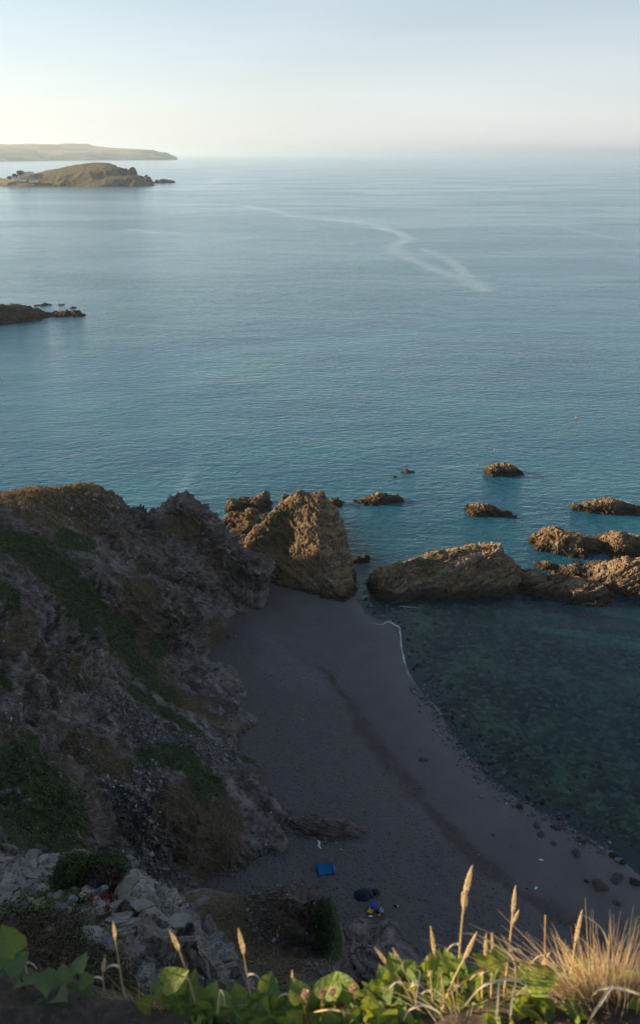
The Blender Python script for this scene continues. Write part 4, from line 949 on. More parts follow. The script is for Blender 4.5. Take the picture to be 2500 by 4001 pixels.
# shingle line in the wave edge
n = 1500
t = RNG.uniform(0, 1, n); qi = np.interp(t, np.linspace(0, 1, 9), [2670, 2745, 2850, 2950, 3035, 3110, 3175, 3255, 3325]); qx = np.interp(qi, [q[1] for q in shore_px], [q[0] for q in shore_px])
pp = np.array([Z(a, b_) for a, b_ in zip(qx, qi)]); pp[:, :2] += RNG.normal(size=(n, 2)) * np.array([0.9, 0.9]); pp[:, 2] = sand_height(pp[:, 0], pp[:, 1])[0] + 0.02
V, F = chips(pp, np.exp(RNG.normal(-2.7, 0.5, n)), np.tile([0, 0, 1.0], (n, 1)), 0.5)
o = link('shingle', quick_mesh('shingle', V, F, smooth=False), MAT_CHIP); o['kind'] = 'stuff'; o['label'] = 'grey shingle scattered along the wave edge'

n = 4200                                     # broken shell and chips on the trodden sand
gx = RNG.uniform(-12, 30, n); gy = RNG.uniform(36, 90, n); gz, gs = sand_height(gx, gy)
qd, qsn, _ = seg_dist(gx, gy, berm); ok = (gs > 1.5) & (RNG.uniform(size=n) < np.where(-qsn * qd > 0, 0.9, 0.22)); gx, gy, gz = gx[ok], gy[ok], gz[ok]
V, F = chips(np.stack([gx, gy, gz + 0.012], -1), np.exp(RNG.normal(-3.35, 0.45, len(gx))), np.tile([0, 0, 1.0], (len(gx), 1)), 0.5)
o = link('sand_litter', quick_mesh('sand_litter', V, F, smooth=False), MAT_CHIP); o['kind'] = 'stuff'; o['label'] = 'small chips and shells scattered over the sand'
n = 1500                                     # wrack along the tide band
tt = RNG.uniform(0.12, 1, n); pl = np.array(berm); cl = np.concatenate([[0], np.cumsum(np.linalg.norm(np.diff(pl, axis=0), axis=1))])
wx = np.interp(tt * cl[-1], cl, pl[:, 0]) + RNG.normal(size=n) * 0.8; wy = np.interp(tt * cl[-1], cl, pl[:, 1]) + RNG.normal(size=n) * 0.8
V, F = chips(np.stack([wx, wy, sand_height(wx, wy)[0] + 0.01], -1), np.exp(RNG.normal(-3.4, 0.4, n)), np.tile([0, 0, 1.0], (n, 1)), 0.25)
o = link('wrack', quick_mesh('wrack', V, F, smooth=False), simple('wrack_weed', (0.035, 0.028, 0.022), 0.8, vary=0.4, scale=3)); o['kind'] = 'stuff'; o['label'] = 'dark weed and debris strewn along the old tide line'

# ------------------------------------------------------------------ foam
k = NT('foam'); fn = k.noise(scale=3.2, detail=7, rough=0.85)
al = k.math('MULTIPLY', k.rng(k.math('ADD', k.math('MULTIPLY', k.attr('a'), 1.1), k.math('SUBTRACT', fn, 1.14)), 0.0, 0.45), 0.6)
MAT_FOAM = k.done(k.mixs(al, k.shader('Transparent', (1, 1, 1)), k.bsdf((0.80, 0.82, 0.84), 0.8, None, 0.2)))
def foam(name, label, px_line, width, z, n_cross=5):
    P = [Z(*q, z) for q in px_line]; line = []
    for a, b_ in zip(P[:-1], P[1:]):
        for t in np.linspace(0, 1, 8)[:-1]: line.append(a + (b_ - a) * t)
    line.append(P[-1]); line = np.array(line)
    line[:, :2] += 0.12 * np.stack([noise(line * 1.5, 7), noise(line * 1.5, 8)], -1)
    tg = np.gradient(line, axis=0); nr = np.stack([-tg[:, 1], tg[:, 0], 0 * tg[:, 0]], -1); nr /= np.linalg.norm(nr, axis=1, keepdims=True) + 1e-9
    V = []; at = []
    for c_ in range(n_cross):
        u = c_ / (n_cross - 1) * 2 - 1
        wloc = width * (0.65 + 0.5 * noise(line * 0.8 + 5, 9))
        V.append(line + nr * (u * wloc)[:, None]); at.append((1 - u * u) * np.sin(np.linspace(0.15, math.pi - 0.15, len(line))) ** 0.35)
    V = np.array(V); at = np.array(at)
    V[..., 2] = np.maximum(z, sand_height(V[..., 0].ravel(), V[..., 1].ravel())[0].reshape(V.shape[:2]) + 0.03) + 0.012
    nl = len(line)
    o = link(name, quick_mesh(name, V.reshape(-1, 3), grid_faces(nl, n_cross), {'a': at.ravel()}), MAT_FOAM)
    o['kind'] = 'stuff'; o['label'] = label
foam('foam', 'white line of foam where the wave meets the sand', [(1410, 2410), (1450, 2435), (1490, 2445), (1520, 2425), (1560, 2450), (1566, 2520), (1580, 2590), (1600, 2640), (1640, 2700)], 0.34, 0.02)
foam('foam', 'bright foam at the head of the wave line', [(1492, 2428), (1520, 2432), (1550, 2445), (1560, 2470)], 0.35, 0.025)
foam('foam', 'thin broken foam along the pebbly shore', [(1690, 2750), (1712, 2775), (1730, 2800)], 0.15, 0.02)
foam('foam', 'white surf behind the long rock at the right edge', [(2240, 1972), (2300, 1962), (2370, 1956), (2440, 1962), (2490, 1968)], 0.8, 0.05)
foam('foam', 'white wash behind the lone humped rock', [(1940, 1818), (1965, 1814), (1985, 1815)], 0.3, 0.05)
foam('foam', 'white wash behind the sloping slab', [(2340, 2092), (2400, 2084), (2460, 2086), (2500, 2088)], 0.4, 0.05)
foam('foam', 'thin wash in the pool below the humped rock', [(2290, 2225), (2330, 2220), (2380, 2214)], 0.5, 0.05)
0 and foam('foam', 'pale wash over the sunk reef behind the flat rock', [(1400, 1935), (1470, 1918), (1560, 1922), (1600, 1935)], 0.6, 0.05)
foam('foam', 'faint pale line by the beach foot of the long ridge', [(1540, 2368), (1600, 2372), (1690, 2378)], 0.18, 0.03)  # pale broken line on the water, built like the other strips

# ------------------------------------------------------------------ the camp on the sand
def cloth(name, color, rough=0.6, bump=0.3, spec=0.3):
    k = NT(name); n = k.noise(scale=7, detail=3)
    return k.done(k.bsdf(k.mix(n, tuple(c * 0.75 for c in color), color), rough, k.bump(n, bump, 0.05), spec))
MAT_BLUE = cloth('blue_nylon', (0.010, 0.20, 0.52), 0.5); MAT_NAVY = cloth('navy_nylon', (0.016, 0.026, 0.060), 0.6); MAT_BLACK = cloth('black_cloth', (0.008, 0.008, 0.010), 0.7)
MAT_YEL = cloth('yellow_vinyl', (0.70, 0.42, 0.02), 0.5); MAT_BLUE2 = cloth('royal_blue_vinyl', (0.012, 0.07, 0.60), 0.4); MAT_CYANW = cloth('pale_cloth', (0.55, 0.72, 0.78), 0.8); MAT_WHT = cloth('white_cloth', (0.62, 0.66, 0.72), 0.8); MAT_GREEN = cloth('green_cloth', (0.05, 0.36, 0.26), 0.7)
tent_px = [(1236, 3381), (1296, 3377), (1312, 3394), (1303, 3416), (1248, 3421), (1232, 3401)]
base = [sand_at(*q) for q in tent_px]
te = empty('tent', tuple(np.mean(base, 0))); tag(te, 'small blue ridge tent with black seams on the sand', 'tent')
c0 = np.mean(base, 0); B = [b_ - c0 for b_ in base]
r1 = B[0] * 0.28 + B[4] * 0.2 + B[5] * 0.42 + np.array([0, 0, 0.75]); r2 = B[1] * 0.42 + B[3] * 0.42 + np.array([0.05, 0, 0.95]); rm = (r1 + r2) / 2 + np.array([0, 0, -0.08])
TV = B + [r1, rm, r2] + [(B[0] + B[1]) / 2 + np.array([0, -.06, 0.05]), (B[4] + B[3]) / 2 + np.array([0, .06, 0.05])]
fly = link('flysheet', py_mesh('flysheet', TV, [(0, 6, 5), (5, 6, 4), (0, 9, 7, 6), (9, 1, 8, 7), (6, 7, 10, 4), (7, 8, 3, 10), (1, 2, 8), (2, 3, 8)]), MAT_BLUE, te)
def rod(a, b_, r, name, mat, parent):
    V, F = tube([a, b_], [r, r], 6); return link(name, py_mesh(name, V, F, True), mat, parent)
up = np.array([0, 0, 0.012])
for a, b_ in ((B[1], r2), (r2, B[3]), (B[3], B[4]), (B[4], B[5])):
    rod(a + up, b_ + up, 0.026, 'seam', MAT_BLACK, fly)
for a, b_ in ((B[2], B[2] + np.array([0.5, 0, -0.02])), (B[5], B[5] + np.array([-0.4, -0.1, -0.02]))):
    rod(a, b_, 0.008, 'guy_line', MAT_BLACK, te)
# dark beach shelter
sp = [sand_at(*q) for q in ((1383, 3487), (1418, 3472), (1444, 3472), (1466, 3505), (1428, 3523), (1400, 3522), (1382, 3508))]
c0 = np.mean(sp, 0); sh = empty('beach_shelter', tuple(c0)); tag(sh, 'low dark navy beach shelter with ribs, nearer than the blue tent', 'tent')
nr_, nc_ = 10, 26; V = []; ring = np.array(sp + sp[:1]) - c0
for a in range(nr_ + 1):
    t = a / nr_
    for b_ in range(nc_):
        u = b_ / nc_ * (len(sp)); j = int(u); p = ring[j] + (ring[j + 1] - ring[j]) * (u - j)
        rib = 1 + 0.05 * (-1) ** b_
        V.append(np.array([p[0] * (1 - t) * rib + 0.25 * t, p[1] * (1 - t) * rib, 0.72 * math.sin(min(1, t * 1.02) * math.pi / 2) ** 0.8]))
F = [(a * nc_ + b_, a * nc_ + (b_ + 1) % nc_, (a + 1) * nc_ + (b_ + 1) % nc_, (a + 1) * nc_ + b_) for a in range(nr_) for b_ in range(nc_)]
link('canopy', py_mesh('canopy', V, F), MAT_NAVY, sh)
def lumpy(name, dims, mat, parent=None, seed=0, loc=(0, 0, 0), rz=0, amp=0.18):
    """a soft bag or heap of cloth"""
    me = stone_mesh(name, seed + 900, 0.3, 2, 1.0); n = len(me.vertices)
    P = np.empty(n * 3, np.float32); me.vertices.foreach_get('co', P); P = P.reshape(-1, 3).astype(float)
    P = np.sign(P) * np.abs(P) ** 0.8 * (1 + amp * fbm(P * 2.5 + seed, 3, 0.6, seed=seed)[:, None])
    P[:, 2] = np.maximum(P[:, 2], -0.5); P *= np.array(dims) / 2
    me.vertices.foreach_set('co', P.astype(np.float32).ravel()); me.polygons.foreach_set('use_smooth', [True] * len(me.polygons)); me.update()
    o = link(name, me, mat, parent); o.location = loc; o.rotation_euler.z = rz
    return o
def drop(px, py, dz=0.0):
    p = sand_at(px, py); return (p[0], p[1], p[2] + 0.30 * (p[1] < 60) * 0 + dz)
o = lumpy('backpack', (0.85, 0.75, 0.5), MAT_BLACK, None, 2, drop(1464, 3493, 0.15)); tag(o, 'black backpack beside the dark shelter', 'bag')
mp_ = [sand_at(*q) for q in ((1432, 3567), (1450, 3575), (1464, 3551), (1446, 3544))]; c0 = np.mean(mp_, 0); Q = [p - c0 for p in mp_]
bx_ = empty('air_bed', tuple(c0)); tag(bx_, 'yellow inflatable mat lying on the sand by the rocks', 'mat')
V = [q * 1.0 + np.array([0, 0, 0.02]) for q in Q] + [q * 1.02 + np.array([0, 0, 0.10]) for q in Q] + [q * 0.9 + np.array([0, 0, 0.17]) for q in Q]
mbody = link('mat_body', py_mesh('mat_body', V, [(3, 2, 1, 0), (8, 9, 10, 11)] + [(i_, (i_ + 1) % 4, 4 + (i_ + 1) % 4, 4 + i_) for i_ in range(4)] + [(4 + i_, 4 + (i_ + 1) % 4, 8 + (i_ + 1) % 4, 8 + i_) for i_ in range(4)]), MAT_YEL, bx_)
for t in (0.3, 0.6):
    a = Q[0] * (1 - t) + Q[3] * t; b_ = Q[1] * (1 - t) + Q[2] * t
    rod(a + np.array([0, 0, 0.165]), b_ + np.array([0, 0, 0.165]), 0.018, 'mat_seam', MAT_YEL, mbody)
o = lumpy('blue_bag', (0.62, 0.66, 0.34), MAT_BLUE2, None, 5, drop(1457, 3549, 0.27), 0.5, 0.25); tag(o, 'royal blue bag resting on the yellow mat', 'bag')
o = lumpy('towel', (0.42, 0.30, 0.14), MAT_CYANW, None, 7, drop(1447, 3583, 0.05), 0.2, 0.3); tag(o, 'crumpled pale cyan towel below the yellow mat', 'towel')
hp = empty('gear_pile', drop(1484, 3568, 0.05)); tag(hp, 'heap of black and white patterned clothes over yellow gear', 'clothes')
lumpy('yellow_dry_bag', (0.34, 1.25, 0.30), MAT_YEL, hp, 11, (-0.02, 0, 0.05), -0.25, 0.15); lumpy('black_coat', (0.62, 0.72, 0.34), MAT_BLACK, hp, 12, (0.0, -0.05, 0.12), 0.2, 0.3)
k = NT('patterned_cloth'); pv = k.voro(scale=9, feature='DISTANCE_TO_EDGE'); MAT_PAT = k.done(k.bsdf(k.mix(k.rng(pv, 0.05, 0.12), (0.55, 0.62, 0.70), (0.02, 0.03, 0.06)), 0.8, None, 0.2))
lumpy('patterned_shirt', (0.46, 0.62, 0.30), MAT_PAT, hp, 13, (0.06, 0.08, 0.20), 0.6, 0.3)
o = lumpy('holdall', (0.46, 0.22, 0.26), MAT_BLACK, None, 15, drop(1543, 3542, 0.08), -0.35); tag(o, 'small black holdall with a white end, alone right of the heap', 'bag')
lumpy('white_flap', (0.20, 0.20, 0.22), MAT_WHT, o, 16, (0.22, 0.0, 0.02), 0)
# things laid on the low slate reef
def reef_z(px, py):
    p = Z(px, py, 2.6)
    for _ in range(5): p = Z(px, py, 2.85)
    return p
ta, tb, tcc = reef_z(1243, 3288), reef_z(1247, 3300), reef_z(1251, 3318)
V = []
for t in np.linspace(0, 1, 9):
    p = ta * (1 - t) + tcc * t + np.array([0.07 * math.sin(t * 7), 0, 0.10])
    for u in (-1, -.33, .33, 1): V.append(p - ta + np.array([u * 0.10, 0, 0.03 * math.cos(u * 2 + t * 9)]))
tw = link('wrung_towel', py_mesh('wrung_towel', V, [(a * 4 + b_, a * 4 + b_ + 1, a * 4 + b_ + 5, a * 4 + b_ + 4) for a in range(8) for b_ in range(3)], True), MAT_WHT); tw.location = tuple(ta)
tw.modifiers.new('thick', 'SOLIDIFY').thickness = 0.02
tag(tw, 'long white towel spread over the low slate reef', 'towel')
p = reef_z(1269, 3295); o = lumpy('blue_garment', (0.30, 0.32, 0.16), MAT_NAVY, None, 21, tuple(p)); tag(o, 'dark blue garment on the low slate reef, right of the white towel', 'clothes')
lumpy('white_collar', (0.14, 0.10, 0.10), MAT_WHT, o, 22, (0.02, 0.06, 0.08))
p = reef_z(1313, 3292); o = lumpy('green_garment', (0.26, 0.20, 0.14), MAT_GREEN, None, 23, tuple(p)); tag(o, 'green garment at the right end of the low slate reef', 'clothes')
p = sand_at(1333, 3321); o = lumpy('white_shoe', (0.24, 0.13, 0.12), MAT_WHT, None, 25, (p[0], p[1], p[2] + 0.06), -0.7); tag(o, 'white shoe on the sand below the low slate reef', 'shoe')
for px, py, lab in ((2092, 3472, 'pale blue scrap of net lying on the smooth sand'), (2112, 3360, 'bleached white driftwood scrap on the smooth sand')):
    p = sand_at(px, py); o = lumpy('beach_scrap', (0.50, 0.30, 0.08), MAT_CYANW if 'net' in lab else MAT_WHT, None, int(px), (p[0], p[1], p[2] + 0.02), 0.8 if 'net' in lab else -0.3, 0.4); tag(o, lab, 'debris')
# gull and buoy
def gull(px, py, z, lab):
    p = Z(px, py, z); e = empty('gull', tuple(p)); tag(e, lab, 'gull')
    V, F = tube([(-0.24, 0, 0.20), (-0.12, 0, 0.21), (0.0, 0, 0.22), (0.12, 0, 0.25), (0.17, 0, 0.33), (0.20, 0, 0.39), (0.26, 0, 0.40), (0.30, 0, 0.39)], [0.01, 0.05, 0.085, 0.07, 0.04, 0.05, 0.03, 0.008], 8)
    link('body', py_mesh('body', V, F, True), MAT_WHT, e)
    V, F = tube([(-0.30, 0, 0.20), (-0.1, 0, 0.25), (0.08, 0, 0.27)], [0.015, 0.06, 0.04], 8); link('wing', py_mesh('wing', V, F, True), MAT_STONE, e)
    for s_ in (-0.03, 0.03): rod((0, s_, 0), (0, s_, 0.18), 0.01, 'leg', MAT_YEL, e)
gull(1955, 1815, 0.9, 'white gull standing on the lone humped rock')
gull(1928, 1760, 0.15, 'white gull out on the water beyond the lone humped rock')
gull(2440, 1198 + 1000, 5.0, 'white gull on the dark reef at the right edge') if False else None
p = Z(2250, 1632, 0); e = empty('buoy', tuple(p)); tag(e, 'small orange buoy floating far out at right', 'buoy')
MAT_ORANGE = cloth('orange_plastic', (0.7, 0.16, 0.03), 0.4)
V, F = tube([(0, 0, -0.2), (0, 0, -0.14), (0, 0, 0), (0, 0, 0.14), (0, 0, 0.2)], [0.03, 0.16, 0.22, 0.16, 0.04], 12); link('float', py_mesh('float', V, F, True), MAT_ORANGE, e); rod((0, 0, 0.17), (0, 0, 0.3), 0.02, 'ring_post', MAT_BLACK, e)
# ------------------------------------------------------------------ the slate outcrop just below the edge
oc_pts = [D(-300, 3340, 10), D(0, 3360, 9.5), D(150, 3345, 9.7), D(300, 3335, 9.8), D(480, 3362, 9.2), D(555, 3395, 9.0), D(600, 3520, 8.4), D(620, 3570, 8.2), D(660, 3580, 8.1), D(765, 3580, 8.0), D(790, 3640, 7.95),
          D(200, 3600, 7.7), D(0, 3700, 6.8), D(400, 3750, 7.2), D(300, 3900, 6.2), D(600, 3850, 7.4), D(550, 3960, 6.8), D(350, 3480, 8.6), D(150, 3480, 8.7), D(0, 3560, 8.0), D(500, 3650, 7.7), D(660, 3680, 7.8), D(700, 3800, 7.7),
          D(-300, 3600, 8), D(-300, 3900, 6), D(100, 3950, 5.6), W(-1.15, 5.0, 51.6), W(-1.2, 4.4, 51.6), W(-0.55, 5.4, 50.0), W(-0.5, 4.6, 50.0), W(-0.9, 6.2, 50.0), W(-1.45, 6.7, 50.0),
          W(-1.9, 7.2, 50), W(-2.6, 7.7, 50), W(-3.4, 8.0, 49.6), W(-4.6, 8.0, 49.5), W(-0.7, 3.8, 50.5), W(-1.2, 3.5, 52.0), W(-2, 3, 54), W(-4, 3, 55), W(-6, 5, 54.5), W(-6.5, 7.5, 52.5), W(-7, 3, 57)]
oc_surf = Surf(oc_pts, 0.12)
x = np.arange(-7.2, -0.45, 0.03); y = np.arange(2.4, 8.3, 0.03)
X, Y = np.meshgrid(x, y); Zg = oc_surf(X, Y).reshape(X.shape)
Po = np.stack([X.ravel(), Y.ravel(), Zg.ravel()], -1); No = normals_of(x, y, Zg).reshape(-1, 3)
def strokesD(P, items):
    m = np.zeros(len(P), np.float32)
    for r, chain in items:
        q = [D(*c) for c in chain]
        if len(q) == 1: q.append(q[0] + 0.01)
        for a, b_ in zip(q[:-1], q[1:]):
            ab = b_ - a; t = np.clip(((P - a) @ ab) / max(ab @ ab, 1e-9), 0, 1)
            m = np.maximum(m, np.clip(1 - (np.linalg.norm(P - a - t[:, None] * ab, axis=1) - r * .55) / (r * .9), 0, 1))
    return m
odry = strokesD(Po, [(0.75, [(60, 3620, 7.6), (200, 3700, 7.1), (320, 3820, 6.7)]), (0.5, [(300, 3640, 7.6), (360, 3780, 7.0)]), (0.5, [(0, 3800, 6.4), (200, 3900, 6.1)]), (0.4, [(500, 3900, 7.0), (640, 3930, 7.1)])])
oveg = strokesD(Po, [(0.35, [(120, 3560, 8.0), (240, 3520, 8.2)]), (0.2, [(60, 3580, 7.9)]), (0.3, [(300, 3800, 6.8)])])
sft = np.maximum(odry, oveg)
bo_, otone = bedded(Po, (0.25, 0.35, 0.9), 0.30, 88, True)
dsp = bo_ * 0.24 * (1 - 0.6 * sft) + 0.05 * fbm(Po * 3.0, 4, 0.6, seed=89) + 0.05 * sft * fbm(Po * 9, 2, seed=90)
flat_ = strokesD(Po, [(0.9, [(0, 3440, 9.0), (250, 3440, 8.9)])])
Po = Po + No * (dsp * 0.8 * (1 - 0.5 * flat_))[:, None]
for hh_, sd_ in ((0.30, 5), (0.11, 6)):
    Po = Po + (terrace(Po, (0.25, 0.35, 0.9), hh_, sd_) - Po) * ((1 - 0.8 * sft) * (1 - 0.4 * flat_))[:, None]
V, F, at = cull(Po, grid_faces(len(x), len(y)), Po[:, 2] > 50.2, {'veg': oveg, 'dry': odry, 'scree': flat_ * 0.6, 'tone': otone * 0.8})
MAT_OUT = rock_material('outcrop_slate', (0.035, 0.035, 0.037), (0.145, 0.145, 0.142), (0.37, 0.37, 0.345), rot=(0.35, -0.25, 0.2), size=0.16, veg=True, weed=False, relief=0.6, lichen=True)
outcrop = link('rock_outcrop', quick_mesh('rock_outcrop', V, F, at, smooth=False), MAT_OUT)
tag(outcrop, 'pale lichened slate outcrop with loose flakes at lower left', 'rock')
def out_hit(px, py, s0=5.0, s1=11.0):
    v = ray(px, py); t = np.arange(s0, s1, 0.02); P = EYE + v * t[:, None]
    z = oc_surf(P[:, 0], P[:, 1]); m = np.flatnonzero(P[:, 2] <= z)
    return P[m[0]] if len(m) else D(px, py, 8.5)
def slab_mesh(seed, n=7, th=0.16):
    rg = np.random.default_rng(seed); a = np.sort(rg.uniform(0, 2 * math.pi, n) * 0.35 + np.arange(n) * 2 * math.pi / n * 0.95)
    r = rg.uniform(0.6, 1.0, n); asp = rg.uniform(0.5, 0.85)
    V = []
    for z, s_ in ((-th, 0.92), (-th * 0.1, 1.0), (th, 0.96)):
        for i_ in range(n): V.append((math.cos(a[i_]) * r[i_] * s_ + rg.normal() * .02, math.sin(a[i_]) * r[i_] * s_ * asp + rg.normal() * .02, z * (1 + rg.normal() * .12)))
    F = [tuple(reversed(range(n))), tuple(range(2 * n, 3 * n))] + [(l * n + i_, l * n + (i_ + 1) % n, (l + 1) * n + (i_ + 1) % n, (l + 1) * n + i_) for l in (0, 1) for i_ in range(n)]
    return py_mesh('slate_flake', V, F)
MAT_FLAKE = rock_material('flake_slate', (0.05, 0.047, 0.045), (0.15, 0.145, 0.14), (0.33, 0.32, 0.30), rot=(0.2, 0.1, 0.4), size=0.12, weed=False, relief=0.4)
k = NT('flake_tint'); fn = k.noise(scale=9, detail=5); orr = k.objrand()
fc = k.mix(k.rng(fn, 0.35, 0.7), k.ramp(orr, [(0, (0.06, 0.06, 0.063)), (0.5, (0.15, 0.145, 0.138)), (0.85, (0.27, 0.245, 0.205)), (1, (0.38, 0.35, 0.30))]), (0.20, 0.193, 0.182))
MAT_FLAKE = k.done(k.bsdf(fc, 0.75, k.bump(fn, 0.5, 0.02), 0.3))
flakes = [slab_mesh(500 + i_, 5 + i_ % 4, 0.10 + 0.05 * (i_ % 3)) for i_ in range(10)]
for me in flakes: me.materials.append(MAT_FLAKE)
rg = random.Random(5)
for i_ in range(230):
    px, py = rg.uniform(-20, 370), 3350 + 220 * rg.random() ** 0.9
    if px > 150 and py > 3500 and rg.random() < 0.7: continue
    p = out_hit(px, py); s_ = 0.06 + 0.13 * rg.random() ** 2.0
    o = link('slate_flake', flakes[rg.randrange(10)], None, outcrop); o.location = (p[0], p[1], p[2] + 0.005 + 0.025 * rg.random()); o.scale = (s_, s_, s_ * rg.uniform(0.35, 0.8))
    o.rotation_euler = (rg.gauss(0.05, 0.16), rg.gauss(0, 0.16), rg.uniform(0, 6.28))
MAT_SLAB = rock_material('slab_slate', (0.04, 0.043, 0.043), (0.15, 0.157, 0.15), (0.35, 0.36, 0.33), rot=(0.2, 0.1, 0.4), size=0.2, weed=False, relief=0.3, lichen=True)
big = [slab_mesh(560 + i_, 7 + i_ % 3, 0.13) for i_ in range(6)]
for me in big: me.name = 'slab'; me.materials.append(MAT_SLAB)
for i_, (px, py, wpx, rx, ry, rz, th, dz) in enumerate([(480, 3385, 120, .1, .1, .3, 1, .05), (520, 3440, 95, .15, .2, 1.2, 1, .04), (490, 3500, 110, .2, .1, 2.0, 1, .05), (440, 3545, 120, .1, .0, .4, 1, .04), (560, 3545, 90, .1, .3, .2, 1, .03),
        (470, 3600, 130, .55, .2, .35, .8, .10), (468, 3615, 140, .6, .2, .38, .8, .05), (462, 3630, 140, .62, .22, .33, .7, .03), (455, 3646, 136, .66, .2, .36, .7, .0), (330, 3640, 95, .2, -.2, .5, 1, .04), (385, 3690, 150, .25, .3, -.5, 1.2, .05),
        (700, 3592, 110, .12, .05, .1, 1.0, .0), (735, 3665, 90, 1.1, .1, .1, 1.6, .0), (120, 3420, 80, .05, .05, .7, .8, .03), (230, 3450, 90, .05, 0, 2.2, .8, .03), (30, 3400, 70, .1, 0, .2, .8, .03)]):
    p = out_hit(px, py); dep = (p[1] * CP + (H - p[2]) * SP); s_ = wpx * dep / FPX / 2 * 1.25
    o = link('slab', big[i_ % 6], None, outcrop); o.location = (p[0], p[1], p[2] + dz * 0.6 - 0.01); o.scale = (s_, s_, s_ * th * 0.7); o.rotation_euler = (-rx * .8, ry, rz)
MAT_BLD = rock_material('blue_boulder', (0.04, 0.046, 0.055), (0.11, 0.125, 0.145), (0.22, 0.24, 0.26), size=0.2, weed=False, relief=0.4)
for i_, (px, py, wpx, lab) in enumerate([(352, 3468, 92, 'blue-grey boulder below the heather bush, left of the pair'), (398, 3486, 66, 'smaller blue-grey boulder touching the first one'), (285, 3530, 60, 'dark boulder half sunk in the turf below the leafy patch')]):
    p = out_hit(px, py); dep = (p[1] * CP + (H - p[2]) * SP); s_ = wpx * dep / FPX / 2
    me = stone_mesh('boulder', 700 + i_, 0.5, 2, 0.85); o = link('boulder', me, MAT_BLD); o.location = (p[0], p[1], p[2] + s_ * .25); o.scale = (s_, s_, s_); o.rotation_euler.z = i_
    tag(o, lab, 'boulder')
# heather bush, scrub, dock spikes
k = NT('heather_green'); rn = k.rand()
MAT_HG = k.done(k.bsdf(k.ramp(rn, [(0, (0.016, 0.03, 0.010)), (0.6, (0.05, 0.085, 0.026)), (0.93, (0.10, 0.15, 0.05)), (1, (0.16, 0.19, 0.08))]), 0.7, None, 0.2))
k = NT('heather_dead'); rn = k.rand()
MAT_HD = k.done(k.bsdf(k.ramp(rn, [(0, (0.03, 0.024, 0.018)), (0.6, (0.085, 0.066, 0.05)), (1, (0.17, 0.14, 0.11))]), 0.9, None, 0.1))
k = NT('leafy_green'); rn = k.rand()
MAT_LG = k.done(k.bsdf(k.ramp(rn, [(0, (0.03, 0.05, 0.012)), (0.6, (0.085, 0.125, 0.03)), (1, (0.18, 0.21, 0.06))]), 0.6, None, 0.3))
k = NT('dock_red'); rn = k.rand()
MAT_RED = k.done(k.bsdf(k.ramp(rn, [(0, (0.10, 0.03, 0.015)), (1, (0.24, 0.065, 0.03))]), 0.8, None, 0.2))
bp = out_hit(330, 3440); bush = empty('heather_bush', tuple(bp)); tag(bush, 'rounded green heather bush with a dead brown flank on the outcrop', 'bush')
def dome(n, rx, ry, rz, cx=0, cy=0, cz=0, fill=0.35):
    q = RNG.normal(size=(n, 3)); q /= np.linalg.norm(q, axis=1, keepdims=True); q[:, 2] = np.abs(q[:, 2])
    lumpf = 1 + 0.18 * fbm(q * 3.5 + cx, 3, 0.6, seed=120)
    q *= (RNG.uniform(0, 1, (n, 1)) ** fill) * lumpf[:, None]
    return q * np.array([rx, ry, rz]) + np.array([cx, cy, cz])
leaf_cloud('foliage', dome(7500, 0.30, 0.26, 0.40, -0.08, 0, 0, 0.2), 0.016, MAT_HG, bush, np.array([0, 0, 0.3]), 0.8, 0.35)
leaf_cloud('foliage', dome(3500, 0.34, 0.20, 0.26, 0.22, 0.12, 0.02, 0.2), 0.016, MAT_HG, bush, np.array([0, 0, 0.3]), 0.8, 0.35)
leaf_cloud('dead_twigs', dome(5500, 0.30, 0.26, 0.28, 0.20, -0.06, 0, 0.3), 0.022, MAT_HD, bush, None, 0.8, 0.16)
for s_ in range(5):
    V, F = tube([(0.02 * s_, 0, -0.05), (0.05 * math.cos(s_ * 1.3), 0.05 * math.sin(s_ * 1.3), 0.12), (0.16 * math.cos(s_ * 1.3), 0.15 * math.sin(s_ * 1.3), 0.24)], [0.012, 0.009, 0.004], 5)
    link('stem', py_mesh('stem', V, F, True), MAT_BARK, bush)
def patch(name, label, cat, px_list, r, n, size, mat, aspect, h=0.12):
    P = []
    for px, py in px_list: P.append(out_hit(px, py))
    P = np.array(P); c_ = P[RNG.integers(0, len(P), n)] + RNG.normal(size=(n, 3)) * np.array([r, r, 0])
    c_[:, 2] = oc_surf(c_[:, 0], c_[:, 1]) + RNG.uniform(0, h, n) * (0.5 + 0.5 * noise(c_ * 5, 3))
    return c_
q = patch('', '', '', [(130, 3525), (180, 3510), (230, 3500), (280, 3495), (300, 3480), (200, 3540)], 0.13, 2600, 0, None, 0)
o = leaf_cloud('leafy_ground_cover', q, 0.020, MAT_LG, None, np.array([0, -0.2, 0.9]), 0.5, 0.6); o['kind'] = 'stuff'; o['label'] = 'bright green low leaves beside the boulders on the outcrop'
q = patch('', '', '', [(40, 3590), (100, 3575), (60, 3560)], 0.10, 1200, 0, None, 0)
o = leaf_cloud('leafy_ground_cover', q, 0.022, MAT_IVYCOVER, None, np.array([0, -0.2, 0.9]), 0.5, 0.6); o['kind'] = 'stuff'; o['label'] = 'dark green low leaves at the left edge of the outcrop'
q = patch('', '', '', [(80, 3640), (150, 3620), (220, 3600), (120, 3700), (220, 3690), (300, 3720), (200, 3770), (330, 3800), (380, 3850), (60, 3760), (280, 3860), (480, 3900), (560, 3930)], 0.22, 15000, 0, None, 0, 0.22)
o = leaf_cloud('dry_heather', q, 0.030, MAT_HD, None, np.array([0, 0, 0.1]), 0.8, 0.12); o['kind'] = 'stuff'; o['label'] = 'dead brown heather and grass in front of the outcrop'
q = patch('', '', '', [(300, 3690), (370, 3760), (340, 3830), (420, 3840)], 0.16, 3200, 0, None, 0, 0.12)
